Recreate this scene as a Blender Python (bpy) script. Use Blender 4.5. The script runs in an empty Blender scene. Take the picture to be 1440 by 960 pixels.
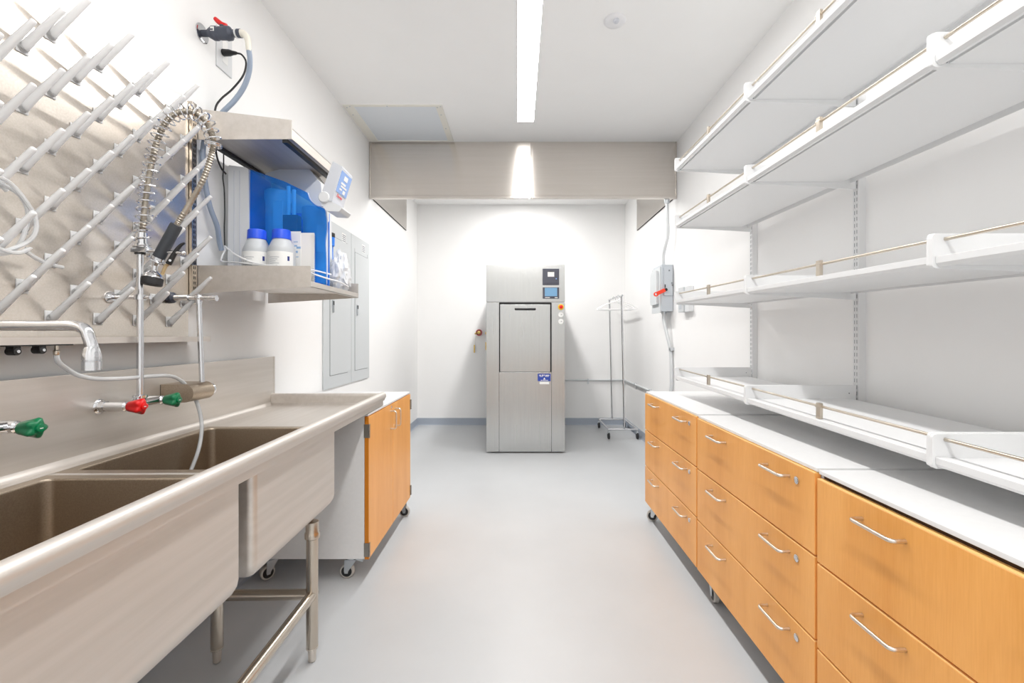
import bpy, bmesh, math, random
from mathutils import Vector, Matrix

C = bpy.context.scene.collection
PI = math.pi
SC = bpy.context.scene
random.seed(7)

# ------------------------------------------------------------------ camera, world, exposure
H = 1.25            # eye height
F = 640.0           # focal length in pixels of the 1440 x 960 frame
VX, VY = 728.0, 471.0
cd = bpy.data.cameras.new('camera')
cd.sensor_width = 36.0
cd.lens = 36.0 * F / 1440.0
cd.shift_x = -(VX - 720) / 1440.0
cd.shift_y = (VY - 480) / 1440.0
cd.clip_start = 0.02
cam = bpy.data.objects.new('camera', cd)
C.objects.link(cam)
cam.location = (0, 0, H)
cam.rotation_euler = (PI / 2, 0, 0)
SC.camera = cam

w = bpy.data.worlds.new('world')
SC.world = w
w.use_nodes = True
w.node_tree.nodes['Background'].inputs[0].default_value = (0.9, 0.95, 1.0, 1)
w.node_tree.nodes['Background'].inputs[1].default_value = 0.4
SC.view_settings.view_transform = 'Standard'
SC.view_settings.look = 'None'
SC.view_settings.gamma = 1
SC.view_settings.exposure = 0.0
SC.cycles.max_bounces = 14
SC.cycles.diffuse_bounces = 12
SC.cycles.glossy_bounces = 6
SC.cycles.transmission_bounces = 8
SC.cycles.transparent_max_bounces = 12
SC.cycles.caustics_reflective = False
SC.cycles.caustics_refractive = False
STRIP_POWER = 38.0      # emission strength of the ceiling light strips


def at(u, v, Y):
    """world point on the plane at depth Y that the lens sees at pixel u, v"""
    return Vector(((u - VX) * Y / F, Y, H + (VY - v) * Y / F))


# ------------------------------------------------------------------ materials
def srgb(r, g, b):
    def f(c):
        c /= 255.0
        return c / 12.92 if c <= 0.04045 else ((c + 0.055) / 1.055) ** 2.4
    return (f(r), f(g), f(b), 1)


def mat(name, col, rough=0.5, metal=0.0, **kw):
    m = bpy.data.materials.new(name)
    m.use_nodes = True
    b = m.node_tree.nodes['Principled BSDF']
    b.inputs['Base Color'].default_value = col
    b.inputs['Roughness'].default_value = rough
    b.inputs['Metallic'].default_value = metal
    for k, v in kw.items():
        b.inputs[k.replace('_', ' ')].default_value = v
    return m


def noise_mix(m, c1, c2, scale, stretch=(1, 1, 1), detail=4, rough=0.55, lo=0.35, hi=0.65, bump=0.0, rough_var=None):
    nt = m.node_tree
    N, L = nt.nodes, nt.links
    b = N['Principled BSDF']
    tc = N.new('ShaderNodeTexCoord')
    mp = N.new('ShaderNodeMapping')
    mp.inputs['Scale'].default_value = stretch
    L.new(tc.outputs['Object'], mp.inputs['Vector'])
    n = N.new('ShaderNodeTexNoise')
    n.inputs['Scale'].default_value = scale
    n.inputs['Detail'].default_value = detail
    n.inputs['Roughness'].default_value = rough
    L.new(mp.outputs['Vector'], n.inputs['Vector'])
    r = N.new('ShaderNodeValToRGB')
    r.color_ramp.elements[0].position = lo
    r.color_ramp.elements[0].color = c1
    r.color_ramp.elements[1].position = hi
    r.color_ramp.elements[1].color = c2
    L.new(n.outputs['Fac'], r.inputs['Fac'])
    L.new(r.outputs['Color'], b.inputs['Base Color'])
    if bump:
        bp = N.new('ShaderNodeBump')
        bp.inputs['Strength'].default_value = bump
        bp.inputs['Distance'].default_value = 0.002
        L.new(n.outputs['Fac'], bp.inputs['Height'])
        L.new(bp.outputs['Normal'], b.inputs['Normal'])
    if rough_var:
        mr = N.new('ShaderNodeMapRange')
        mr.inputs['To Min'].default_value = rough_var[0]
        mr.inputs['To Max'].default_value = rough_var[1]
        L.new(n.outputs['Fac'], mr.inputs['Value'])
        L.new(mr.outputs['Result'], b.inputs['Roughness'])
    return m


M = {}
M['wall'] = noise_mix(mat('white_wall_paint', (1, 1, 1, 1), 0.55), (0.928, 0.925, 0.918, 1), (0.938, 0.935, 0.93, 1), 3, bump=0.0)
M['ceiling'] = noise_mix(mat('white_ceiling_paint', (1, 1, 1, 1), 0.75), (0.92, 0.92, 0.915, 1), (0.93, 0.93, 0.925, 1), 4)
M['floor'] = noise_mix(mat('pale_grey_epoxy_floor', (1, 1, 1, 1), 0.38), (0.525, 0.54, 0.555, 1), (0.56, 0.575, 0.59, 1), 1.6, detail=8, rough_var=(0.30, 0.46))
M['base'] = mat('grey_vinyl_base', srgb(168, 176, 188), 0.5)
M['white'] = mat('white_powder_coat', (0.79, 0.795, 0.80, 1), 0.42)
M['rail'] = mat('champagne_rail', srgb(204, 194, 180), 0.3, 1.0)
M['white_lam'] = noise_mix(mat('white_laminate', (1, 1, 1, 1), 0.32), (0.80, 0.80, 0.80, 1), (0.82, 0.82, 0.82, 1), 60)
M['grey_panel'] = mat('light_grey_enamel', srgb(206, 210, 212), 0.45)
M['grey_seam'] = mat('grey_shadow_gap', srgb(120, 124, 128), 0.6)
M['steel'] = noise_mix(mat('brushed_stainless', (1, 1, 1, 1), 0.3, 1.0), srgb(214, 209, 203), srgb(221, 216, 211), 40, (1, 0.04, 1), rough_var=(0.30, 0.44))
M['steel_v'] = noise_mix(mat('brushed_stainless_upright', (1, 1, 1, 1), 0.3, 1.0), srgb(212, 206, 199), srgb(216, 210, 204), 60, (0.02, 0.02, 1), rough_var=(0.205, 0.225))
def brushed(m, tangent, amount=0.8):
    # brushed grain: reflections stretch along the given direction
    N, L = m.node_tree.nodes, m.node_tree.links
    v = N.new('ShaderNodeCombineXYZ')
    for i_, c_ in enumerate(tangent):
        v.inputs[i_].default_value = c_
    L.new(v.outputs[0], N['Principled BSDF'].inputs['Tangent'])
    N['Principled BSDF'].inputs['Anisotropic'].default_value = amount


M['steel_clave'] = noise_mix(mat('autoclave_stainless', (1, 1, 1, 1), 0.3, 1.0), srgb(194, 195, 194), srgb(200, 201, 200), 60, (1, 1, 0.03), rough_var=(0.22, 0.30))
brushed(M['steel_v'], (0, 0, 1), 1.0)
brushed(M['steel_clave'], (1, 0, 0), 0.7)
M['steel_board'] = noise_mix(mat('mottled_stainless_board', (1, 1, 1, 1), 0.3, 1.0), srgb(216, 208, 198), srgb(229, 222, 213), 170, (1, 1, 1), detail=8, rough=0.7, rough_var=(0.17, 0.30))
M['steel_basin'] = noise_mix(mat('satin_basin_steel', (1, 1, 1, 1), 0.4, 1.0), srgb(172, 158, 141), srgb(186, 172, 155), 260, (1, 1, 1), detail=3, rough_var=(0.32, 0.5))
M['steel_tube'] = mat('polished_tube_steel', srgb(200, 190, 177), 0.22, 1.0)
M['nickel'] = mat('satin_nickel', srgb(222, 214, 204), 0.32, 1.0)
M['chrome'] = mat('chrome', srgb(214, 215, 218), 0.15, 1.0)
M['hinge'] = mat('dull_steel_hinge', srgb(158, 153, 146), 0.4, 1.0)
M['zinc'] = mat('zinc_plate', srgb(205, 210, 214), 0.28, 1.0)
M['peg'] = mat('white_peg_plastic', (0.96, 0.965, 0.97, 1), 0.35)
_pb = M['peg'].node_tree.nodes['Principled BSDF']
_pb.inputs['Subsurface Weight'].default_value = 1.0
_pb.inputs['Subsurface Radius'].default_value = (1, 1, 1)
_pb.inputs['Subsurface Scale'].default_value = 0.012
M['black'] = mat('black_plastic', (0.012, 0.012, 0.013, 1), 0.4)
M['rubber'] = mat('black_rubber', (0.02, 0.02, 0.022, 1), 0.6)
M['tyre'] = mat('grey_tyre', srgb(188, 184, 178), 0.55)
M['pvc'] = mat('slate_pvc', srgb(72, 77, 90), 0.45)
M['grip'] = mat('slate_rubber_grip', srgb(62, 66, 72), 0.5)
M['red'] = mat('red_plastic', srgb(226, 22, 22), 0.32)
M['orange_red'] = mat('orange_red_plastic', srgb(240, 66, 36), 0.4)
M['green'] = mat('green_plastic', srgb(8, 118, 74), 0.28)
M['yellow'] = mat('yellow_plastic', srgb(245, 205, 60), 0.4)
M['gold'] = mat('brass', srgb(206, 178, 110), 0.3, 1.0)
M['blue_cap'] = mat('blue_cap_plastic', srgb(36, 88, 232), 0.35)
M['blue_filter'] = mat('blue_filter_plastic', srgb(44, 128, 228), 0.3)
M['hose_grey'] = mat('blue_grey_hose', srgb(150, 163, 182), 0.4)
M['hose_braid'] = noise_mix(mat('ribbed_hose', (1, 1, 1, 1), 0.35, 0.8), srgb(150, 142, 130), srgb(182, 174, 162), 30)
M['cream'] = mat('cream_plastic', srgb(232, 228, 216), 0.4)
M['bottle'] = mat('frosted_bottle', srgb(200, 204, 208), 0.4, Subsurface_Weight=0.0)
M['label'] = mat('paper_label', srgb(240, 240, 238), 0.7)
M['ink'] = mat('grey_ink', srgb(120, 126, 140), 0.7)
M['ink_blue'] = mat('navy_ink', srgb(50, 60, 130), 0.7)
M['paper'] = mat('white_paper', srgb(240, 238, 235), 0.75)
M['off_white'] = mat('off_white_plastic', srgb(222, 224, 226), 0.4)
M['device'] = mat('pale_grey_device', srgb(206, 209, 216), 0.45)
M['device_blue'] = mat('blue_keypad', srgb(142, 174, 228), 0.4)
M['sign_blue'] = mat('blue_sign_film', srgb(40, 70, 165), 0.4)
M['dark_grey'] = mat('dark_grey_bezel', srgb(74, 76, 88), 0.4)
M['dark_gap'] = mat('dark_recess', (0.01, 0.01, 0.01, 1), 0.8)
M['brown_edge'] = mat('brown_core_edge', srgb(120, 66, 14), 0.6)
M['gap_shade'] = mat('dark_brown_gap_shade', srgb(52, 28, 8), 0.7)  # painted shade for the gaps between drawers and doors
M['sensor'] = mat('white_sensor', (0.82, 0.82, 0.84, 1), 0.4)
M['box_grey'] = mat('disconnect_grey', srgb(190, 196, 202), 0.45)
M['conduit'] = mat('grey_conduit', srgb(214, 217, 219), 0.4, 0.2)
M['vent'] = mat('pale_blue_grey_hatch', srgb(222, 227, 232), 0.6)
M['ivory'] = mat('ivory_frame', srgb(232, 230, 222), 0.6)


def wood():
    m = mat('maple_veneer', (1, 1, 1, 1), 0.36)
    nt = m.node_tree
    N, L = nt.nodes, nt.links
    b = N['Principled BSDF']
    tc = N.new('ShaderNodeTexCoord')
    mp = N.new('ShaderNodeMapping')
    mp.inputs['Scale'].default_value = (1, 1, 0.05)
    L.new(tc.outputs['Object'], mp.inputs['Vector'])
    n1 = N.new('ShaderNodeTexNoise')
    n1.inputs['Scale'].default_value = 260
    n1.inputs['Detail'].default_value = 5
    L.new(mp.outputs['Vector'], n1.inputs['Vector'])
    mp2 = N.new('ShaderNodeMapping')
    mp2.inputs['Scale'].default_value = (1, 1, 0.14)
    L.new(tc.outputs['Object'], mp2.inputs['Vector'])
    n2 = N.new('ShaderNodeTexNoise')
    n2.inputs['Scale'].default_value = 7
    n2.inputs['Detail'].default_value = 3
    L.new(mp2.outputs['Vector'], n2.inputs['Vector'])
    mx = N.new('ShaderNodeMath')
    mx.operation = 'MULTIPLY_ADD'
    mx.inputs[2].default_value = 0.0
    L.new(n1.outputs['Fac'], mx.inputs[0])
    mx.inputs[1].default_value = 0.45
    L.new(n2.outputs['Fac'], mx.inputs[2])
    r = N.new('ShaderNodeValToRGB')
    r.color_ramp.elements[0].position = 0.45
    r.color_ramp.elements[0].color = srgb(228, 154, 70)
    r.color_ramp.elements[1].position = 1.0
    r.color_ramp.elements[1].color = srgb(248, 182, 102)
    L.new(mx.outputs[0], r.inputs['Fac'])
    L.new(r.outputs['Color'], b.inputs['Base Color'])
    return m


M['wood'] = wood()
M['wood_edge'] = mat('maple_edge_band', srgb(206, 124, 22), 0.45)
M['wood_edge_highlight'] = mat('maple_edge_highlight', srgb(252, 208, 136), 0.35)  # highlight colour painted on the drawer tops


def two_lobe(m, rough2, fac):
    # rolled sheet: a soft broad reflection under a clearer one
    N, L = m.node_tree.nodes, m.node_tree.links
    b = N['Principled BSDF']
    g = N.new('ShaderNodeBsdfPrincipled')
    g.inputs['Metallic'].default_value = 1.0
    g.inputs['Roughness'].default_value = rough2
    L.new(b.inputs['Base Color'].links[0].from_socket, g.inputs['Base Color'])
    mx = N.new('ShaderNodeMixShader')
    mx.inputs[0].default_value = fac
    L.new(b.outputs[0], mx.inputs[1])
    L.new(g.outputs[0], mx.inputs[2])
    L.new(mx.outputs[0], N['Material Output'].inputs[0])


two_lobe(M['steel_board'], 0.6, 0.38)
two_lobe(M['steel'], 0.66, 0.68)


def clear(name, col, fac, rough=0.1, ior=1.2):
    """thin translucent plastic: part transparent, part glossy plastic"""
    m = bpy.data.materials.new(name)
    m.use_nodes = True
    N, L = m.node_tree.nodes, m.node_tree.links
    b = N['Principled BSDF']
    b.inputs['Base Color'].default_value = col
    b.inputs['Roughness'].default_value = rough
    t = N.new('ShaderNodeBsdfTransparent')
    t.inputs['Color'].default_value = tuple(0.35 + 0.65 * c for c in col[:3]) + (1,)
    mx = N.new('ShaderNodeMixShader')
    mx.inputs[0].default_value = fac
    L.new(t.outputs[0], mx.inputs[1])
    L.new(b.outputs[0], mx.inputs[2])
    L.new(mx.outputs[0], N['Material Output'].inputs[0])
    return m


M['tube_clear'] = clear('clear_tubing', (0.86, 0.87, 0.88, 1), 0.55, 0.12)
M['blue_clear'] = clear('blue_translucent_cover', (0.02, 0.24, 0.80, 1), 0.34, 0.12)
M['blue_clear'].node_tree.nodes['Transparent BSDF'].inputs['Color'].default_value = (0.24, 0.62, 1.0, 1)
M['bag'] = clear('crumpled_clear_bag', (0.88, 0.89, 0.90, 1), 0.8, 0.2)


def emit(name, col, s):
    m = bpy.data.materials.new(name)
    m.use_nodes = True
    N, L = m.node_tree.nodes, m.node_tree.links
    N.remove(N['Principled BSDF'])
    e = N.new('ShaderNodeEmission')
    e.inputs[0].default_value = col
    e.inputs[1].default_value = s
    L.new(e.outputs[0], N['Material Output'].inputs[0])
    return m


M['light_rear'] = emit('rear_light_diffuser', (1.0, 0.985, 0.965, 1), STRIP_POWER * 2.5)
M['light'] = emit('light_diffuser', (1.0, 0.985, 0.965, 1), STRIP_POWER)
M['lcd'] = emit('lcd_backlight', srgb(150, 196, 232), 0.85)


# ------------------------------------------------------------------ mesh helpers
def local_matrix(o):
    m = Matrix.Identity(4)
    while o is not None:
        m = o.matrix_basis @ m
        o = o.parent
    return m


class B:
    """collects shapes (world coordinates) and links them as ONE mesh object"""

    def __init__(self):
        self.bm = bmesh.new()

    def box(self, x0, x1, y0, y1, z0, z1, bev=0.0, seg=2):
        r = bmesh.ops.create_cube(self.bm, size=1)
        vs = r['verts']
        for v in vs:
            v.co = Vector(((x0 + x1) / 2 + v.co.x * abs(x1 - x0), (y0 + y1) / 2 + v.co.y * abs(y1 - y0), (z0 + z1) / 2 + v.co.z * abs(z1 - z0)))
        if bev > 0:
            es = list({e for v in vs for e in v.link_edges})
            bmesh.ops.bevel(self.bm, geom=es, offset=bev, segments=seg, affect='EDGES', profile=0.5)
        return self

    def ring_loft(self, loops, cap0=True, cap1=True, closed=True):
        bm = self.bm
        L = [[bm.verts.new(p) for p in lp] for lp in loops]
        n = len(L[0])
        for a, b in zip(L[:-1], L[1:]):
            for i in range(n if closed else n - 1):
                j = (i + 1) % n
                try:
                    bm.faces.new((a[i], a[j], b[j], b[i]))
                except ValueError:
                    pass
        if cap0:
            bm.faces.new(list(reversed(L[0])))
        if cap1:
            bm.faces.new(L[-1])
        return self

    def lathe(self, p0, axis, prof, seg=20, caps=True):
        """prof: list of (distance along axis, radius)"""
        p0 = Vector(p0)
        a = Vector(axis).normalized()
        t = Vector((0, 0, 1)) if abs(a.z) < 0.9 else Vector((1, 0, 0))
        e1 = a.cross(t).normalized()
        e2 = a.cross(e1).normalized()
        loops = []
        for d, r in prof:
            loops.append([p0 + a * d + (e1 * math.cos(2 * PI * i / seg) + e2 * math.sin(2 * PI * i / seg)) * max(r, 1e-5) for i in range(seg)])
        return self.ring_loft(loops, caps, caps)

    def cyl(self, p0, p1, r, seg=16, r1=None):
        d = Vector(p1) - Vector(p0)
        return self.lathe(p0, d, [(0, r), (d.length, r if r1 is None else r1)], seg)

    def tube(self, pts, r, seg=10, smooth=6, caps=True, radii=None):
        pts = smooth_path(pts, smooth) if smooth else [Vector(p) for p in pts]
        fr = frames(pts)
        loops = []
        for k, (p, (e1, e2)) in enumerate(zip(pts, fr)):
            rr = r if radii is None else radii(k / (len(pts) - 1))
            loops.append([p + (e1 * math.cos(2 * PI * i / seg) + e2 * math.sin(2 * PI * i / seg)) * rr for i in range(seg)])
        return self.ring_loft(loops, caps, caps)

    def prism(self, poly, axis, a, b):
        """poly: 2D points; axis 'y' -> (x,z), 'x' -> (y,z), 'z' -> (x,y)"""
        def mk(p, t):
            return Vector((p[0], t, p[1])) if axis == 'y' else Vector((t, p[0], p[1])) if axis == 'x' else Vector((p[0], p[1], t))
        return self.ring_loft([[mk(p, a) for p in poly], [mk(p, b) for p in poly]])

    def sphere(self, c, r, sx=1, sy=1, sz=1, seg=16):
        res = bmesh.ops.create_uvsphere(self.bm, u_segments=seg, v_segments=seg // 2 + 2, radius=1)
        for v in res['verts']:
            v.co = Vector(c) + Vector((v.co.x * r * sx, v.co.y * r * sy, v.co.z * r * sz))
        return self

    def build(self, name, m, parent=None, smooth=True, origin=None, angle=40):
        bm = self.bm
        bmesh.ops.recalc_face_normals(bm, faces=bm.faces[:])
        if parent is not None:
            bm.transform(local_matrix(parent).inverted())
        elif origin is not None:
            bm.transform(Matrix.Translation(-Vector(origin)))
        me = bpy.data.meshes.new(name)
        bm.to_mesh(me)
        bm.free()
        me.materials.append(M[m] if isinstance(m, str) else m)
        if smooth:
            me.polygons.foreach_set('use_smooth', [True] * len(me.polygons))
            try:
                me.set_sharp_from_angle(angle=math.radians(angle))
            except Exception:
                pass
        o = bpy.data.objects.new(name, me)
        C.objects.link(o)
        if smooth:
            wn = o.modifiers.new('weighted', 'WEIGHTED_NORMAL')
            wn.keep_sharp = True
        if parent is not None:
            o.parent = parent
        elif origin is not None:
            o.location = origin
        return o


def smooth_path(pts, n):
    P = [Vector(p) for p in pts]
    P = [P[0] * 2 - P[1]] + P + [P[-1] * 2 - P[-2]]
    out = []
    for i in range(1, len(P) - 2):
        p0, p1, p2, p3 = P[i - 1:i + 3]
        for k in range(n):
            t = k / n
            out.append(0.5 * ((2 * p1) + (p2 - p0) * t + (2 * p0 - 5 * p1 + 4 * p2 - p3) * t * t + (3 * p1 - p0 - 3 * p2 + p3) * t ** 3))
    out.append(P[-2])
    return out


def frames(pts):
    out = []
    prev = None
    for i in range(len(pts)):
        t = (pts[min(i + 1, len(pts) - 1)] - pts[max(i - 1, 0)]).normalized()
        if prev is None:
            ref = Vector((0, 1, 0)) if abs(t.y) < 0.9 else Vector((0, 0, 1))
            e1 = (ref - t * ref.dot(t)).normalized()
        else:
            e1 = (prev - t * prev.dot(t)).normalized()
        prev = e1
        out.append((e1, t.cross(e1)))
    return out


def rrect(x0, x1, y0, y1, z, r, k=5):
    pts = []
    for cx, cy, a0 in ((x1 - r, y1 - r, 0), (x0 + r, y1 - r, PI / 2), (x0 + r, y0 + r, PI), (x1 - r, y0 + r, 1.5 * PI)):
        for i in range(k + 1):
            a = a0 + PI / 2 * i / k
            pts.append(Vector((cx + r * math.cos(a), cy + r * math.sin(a), z)))
    return pts


def rpoly(pts, r, k=4):
    """2D polygon with rounded corners"""
    out = []
    n = len(pts)
    for i in range(n):
        p, a, b = Vector(pts[i]), Vector(pts[i - 1]), Vector(pts[(i + 1) % n])
        rr = r[i] if isinstance(r, (list, tuple)) else r
        d1, d2 = (a - p), (b - p)
        rr = min(rr, d1.length * 0.45, d2.length * 0.45)
        if rr <= 1e-6:
            out.append(tuple(p))
            continue
        s, e = p + d1.normalized() * rr, p + d2.normalized() * rr
        for j in range(k + 1):
            t = j / k
            q = s * (1 - t) ** 2 + p * 2 * t * (1 - t) + e * t * t
            out.append((q.x, q.y))
    return out


def tag(o, label=None, cat=None, group=None, kind=None):
    if label: o['label'] = label
    if cat: o['category'] = cat
    if group: o['group'] = group
    if kind: o['kind'] = kind
    return o


def thing(name, label, cat, loc=(0, 0, 0), group=None, rot=(0, 0, 0)):
    o = bpy.data.objects.new(name, None)
    C.objects.link(o)
    o.empty_display_size = 0.1
    o.location = loc
    o.rotation_euler = rot
    return tag(o, label, cat, group)


def children(o):
    return [c for c in bpy.data.objects if c.parent == o]


def copy_tree(o, parent=None):
    c = o.copy()
    C.objects.link(c)
    c.parent = parent
    for ch in children(o):
        copy_tree(ch, c)
    return c


def struct(o):
    o['kind'] = 'structure'
    return o


# ------------------------------------------------------------------ the setting
XL, XR, YB, YF, ZC = -1.40, 1.50, 6.35, -2.3, 3.07
struct(B().box(XL - .1, XR + .1, YF - .1, YB + .1, -0.1, 0).build('floor', 'floor', smooth=False))
struct(B().box(XL - .1, XR + .1, YF - .1, YB + .1, ZC, ZC + .1).build('ceiling', 'ceiling', smooth=False))
struct(B().box(XL - .1, XL, YF, YB, 0, ZC).build('wall_left', 'wall', smooth=False))
struct(B().box(XR, XR + .1, YF, YB, 0, ZC).build('wall_right', 'wall', smooth=False))
struct(B().box(XL - .1, XR + .1, YB, YB + .1, 0, ZC).build('wall_back', 'wall', smooth=False))
struct(B().box(XL - .1, XR + .1, YF - .1, YF, 0, ZC).build('wall_front', 'wall', smooth=False))
cove = [(0, 0), (0, .093), (.003, .095), (.006, .093), (.007, .015), (.012, .005), (.02, 0)]
struct(B().prism([(XL + a, b) for a, b in cove], 'y', YF, YB).build('baseboard_left', 'base'))
struct(B().prism([(XR - a, b) for a, b in cove], 'y', YF, YB).build('baseboard_right', 'base'))
struct(B().prism([(YB - a, b) for a, b in cove], 'x', XL, XR).build('baseboard_back', 'base'))


# ------------------------------------------------------------------ ceiling fittings
def linear_light(y0, y1, label, m='light'):
    t = thing('linear_ceiling_light', label, 'light', (0.067, (y0 + y1) / 2, ZC))
    b = B()
    z0 = ZC - .006
    for x0, x1, a, c in ((-.004, 0, y0, y1), (.135, .139, y0, y1), (0, .135, y0 - .004, y0), (0, .135, y1, y1 + .004)):
        b.box(x0, x1, a, c, z0, ZC)
    b.build('trim_frame', 'white', t, smooth=False)
    b = B()
    vs = [b.bm.verts.new(p) for p in ((0, y0, ZC - .003), (0, y1, ZC - .003), (.135, y1, ZC - .003), (.135, y0, ZC - .003))]
    b.bm.faces.new(vs)
    # one downward face
    o = b.build('diffuser', m, t, smooth=False)
    if o.data.polygons[0].normal.z > 0:
        o.data.flip_normals()
    return t


linear_light(-1.9, 3.87, 'long narrow glowing white light strip set in the ceiling')
linear_light(4.40, 5.75, 'short light strip in the ceiling behind the steel hood', 'light_rear')

t = thing('ceiling_sensor', 'round white occupancy sensor on the ceiling right of the light strip', 'sensor', (.563, 2.63, ZC))
B().lathe((.563, 2.63, ZC), (0, 0, -1), [(0, .062), (.008, .062), (.016, .056), (.022, .04), (.024, 0)], 28).build('housing', 'sensor', t)
B().lathe((.563, 2.60, ZC - .018), (0, -.25, -1), [(0, .017), (.012, .017), (.02, .012), (.023, 0)], 18).build('lens', 'device', t)

t = thing('ceiling_hatch', 'pale square access hatch in the ceiling beside the left wall', 'hatch', (-1.0, 3.93, ZC))
hx0, hx1, hy0, hy1 = -1.385, -.60, 3.595, 4.262
b = B()
fw = .052
b.box(hx0, hx1, hy0, hy0 + .02, ZC - .008, ZC)
b.box(hx0, hx1, hy1 - .012, hy1, ZC - .008, ZC)
b.box(hx0, hx0 + fw + .03, hy0 + .02, hy1 - .012, ZC - .008, ZC)
b.box(hx1 - fw, hx1, hy0 + .02, hy1 - .012, ZC - .008, ZC)
b.build('hatch_frame', 'ivory', t, smooth=False)
B().box(hx0 + fw + .03, hx1 - fw, hy0 + .02, hy1 - .012, ZC - .004, ZC).build('hatch_panel', 'vent', t, smooth=False)
for sx, sy in ((hx0 + .025, hy0 + .03), (hx0 + .055, hy0 + .012), (hx1 - .012, hy0 + .012), (hx1 - .04, hy0 + .03), (hx0 + .03, hy0 + .15), (hx1 - .03, hy0 + .15), (hx1 - .03, hy0 + .4), (hx0 + .35, hy0 + .01)):
    B().lathe((sx, sy, ZC - .008), (0, 0, -1), [(0, .006), (.003, .005), (.004, 0)], 8).build('screw', 'box_grey', t)

# ------------------------------------------------------------------ exhaust hood
hy, hz0, hz1 = 4.287, 2.535, ZC
t = thing('exhaust_hood', 'stainless steel canopy hood spanning the ceiling above the autoclave', 'hood', (0.05, hy, hz0))
sx = .122
B().box(XL + .002, sx - .02, hy, hy + .02, hz0 + .03, hz1).build('front_panel', 'steel_v', t, smooth=False)
B().box(sx + .008, XR - .002, hy, hy + .02, hz0 + .03, hz1).build('front_panel', 'steel_v', t, smooth=False)
B().box(sx - .02, sx + .008, hy - .004, hy + .015, hz0, hz1, .002).build('seam_strip', 'steel_v', t)
B().box(XL + .002, sx - .02, hy - .012, hy + .03, hz0, hz0 + .03, .004).build('bottom_lip', 'steel_v', t)
B().box(sx + .008, XR - .002, hy - .012, hy + .03, hz0, hz0 + .03, .004).build('bottom_lip', 'steel_v', t)
for sgn, xa in ((1, XL + .002), (-1, XR - .002)):
    B().box(xa, xa + sgn * .012, hy + .03, 5.68, hz0 + .02, hz1).build('side_skirt', 'steel_v', t, smooth=False)
    B().box(xa, xa + sgn * .012, hy - .006, hy, hz0, hz1, .002).build('corner_angle', 'steel_v', t)

# ------------------------------------------------------------------ autoclave
AY = 4.82
k = AY / F


def ax(u): return (u - VX) * k
def az(v): return H + (VY - v) * k


x0, x1 = ax(683.7), ax(794.5)
t = thing('autoclave', 'tall stainless steel autoclave with a sliding door by the back wall', 'autoclave', ((x0 + x1) / 2, AY + .6, 0))
B().box(x0 + .006, x1 - .006, AY + .02, AY + 1.25, .03, az(372.3)).build('cabinet_body', 'steel_clave', t, smooth=False)
B().box(x0 + .04, x1 - .02, AY + .06, AY + 1.2, 0, .03).build('plinth', 'black', t, smooth=False)
B().box(x0, x1, AY, AY + .03, az(424.5), az(372), .004).build('header_panel', 'steel_clave', t)
zt, zb = az(425.3), az(635.2)
B().box(x0, ax(701.8), AY, AY + .03, zb, zt, .003).build('side_panel', 'steel_clave', t)
B().box(ax(775.8), x1, AY, AY + .03, zb, zt, .003).build('side_panel', 'steel_clave', t)
B().box(ax(702), ax(775.5), AY + .012, AY + .019, az(523), az(425), 0).build('door_recess', 'dark_gap', t, smooth=False)
d = B().box(ax(703.2), ax(773.8), AY - .002, AY + .025, az(522.6), az(427.8), .003).build('sliding_door', 'steel_clave', t)
hb = B()
hx0_, hx1_ = ax(723.8), ax(753.5)
hb.box(hx0_, hx1_, AY - .022, AY - .001, az(436.2), az(432.8), .009, 3)
hb.build('handle', 'black', d)
B().box(ax(702.2), ax(775.4), AY + .001, AY + .025, zb, az(523.4), .002).build('lower_panel', 'steel_clave', t)
p = B().box(ax(763), ax(786.2), AY - .012, AY, az(400.8), az(377.8), .003).build('printer_unit', 'dark_grey', t)
B().box(ax(766), ax(784.5), AY - .016, AY - .012, az(398.5), az(380.5), .002).build('printer_door', 'dark_grey', p)
B().box(ax(770), ax(779.2), AY - .018, AY - .016, az(389.2), az(382.6)).build('paper_slip', 'paper', p)
B().box(ax(772.5), ax(777.5), AY - .019, AY - .016, az(382.3), az(381.3)).build('paper_slot', 'black', p)
B().lathe((ax(782), AY - .016, az(392)), (0, -1, 0), [(0, .007), (.003, .006), (.004, 0)], 10).build('button', 'device_blue', p)
p = B().box(ax(763.2), ax(786.2), AY - .012, AY, az(419.8), az(404), .003).build('touch_display', 'dark_grey', t)
B().box(ax(766), ax(783.3), AY - .015, AY - .012, az(416.5), az(404.7)).build('screen', 'lcd', p)
b = B()
b.box(ax(766.3), ax(773), AY - .015, AY - .012, az(418.9), az(418))
b.box(ax(780), ax(784), AY - .015, AY - .012, az(418.9), az(418))
b.build('screen_marking', 'paper', p)
b = B()
cx, cz = ax(788.7), az(431.6)
e = B().lathe((cx, AY, cz), (0, -1, 0), [(0, .032), (.006, .032), (.01, .028), (.01, 0)], 20).build('emergency_stop', 'yellow', t)
B().lathe((cx, AY - .008, cz), (0, -1, 0), [(0, .012), (.015, .012), (.016, .019), (.03, .019), (.034, .012), (.035, 0)], 18).build('stop_button', 'red', e)
for v in (442.2, 451.8):
    g = B().lathe((cx, AY, az(v)), (0, -1, 0), [(0, .028), (.006, .028), (.009, .025), (.007, .023), (.007, 0)], 20).build('pressure_gauge', 'label', t)
    B().box(cx - .002, cx + .012, AY - .009, AY - .007, az(v) - .002, az(v) + .002).build('needle', 'black', g)
s = B().box(ax(756.2), ax(774.2), AY - .0035, AY - .002, az(535.7), az(525.2)).build('warning_sign', 'sign_blue', t)
b = B()
yy0, yy1 = AY - .0045, AY - .0035
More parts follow.
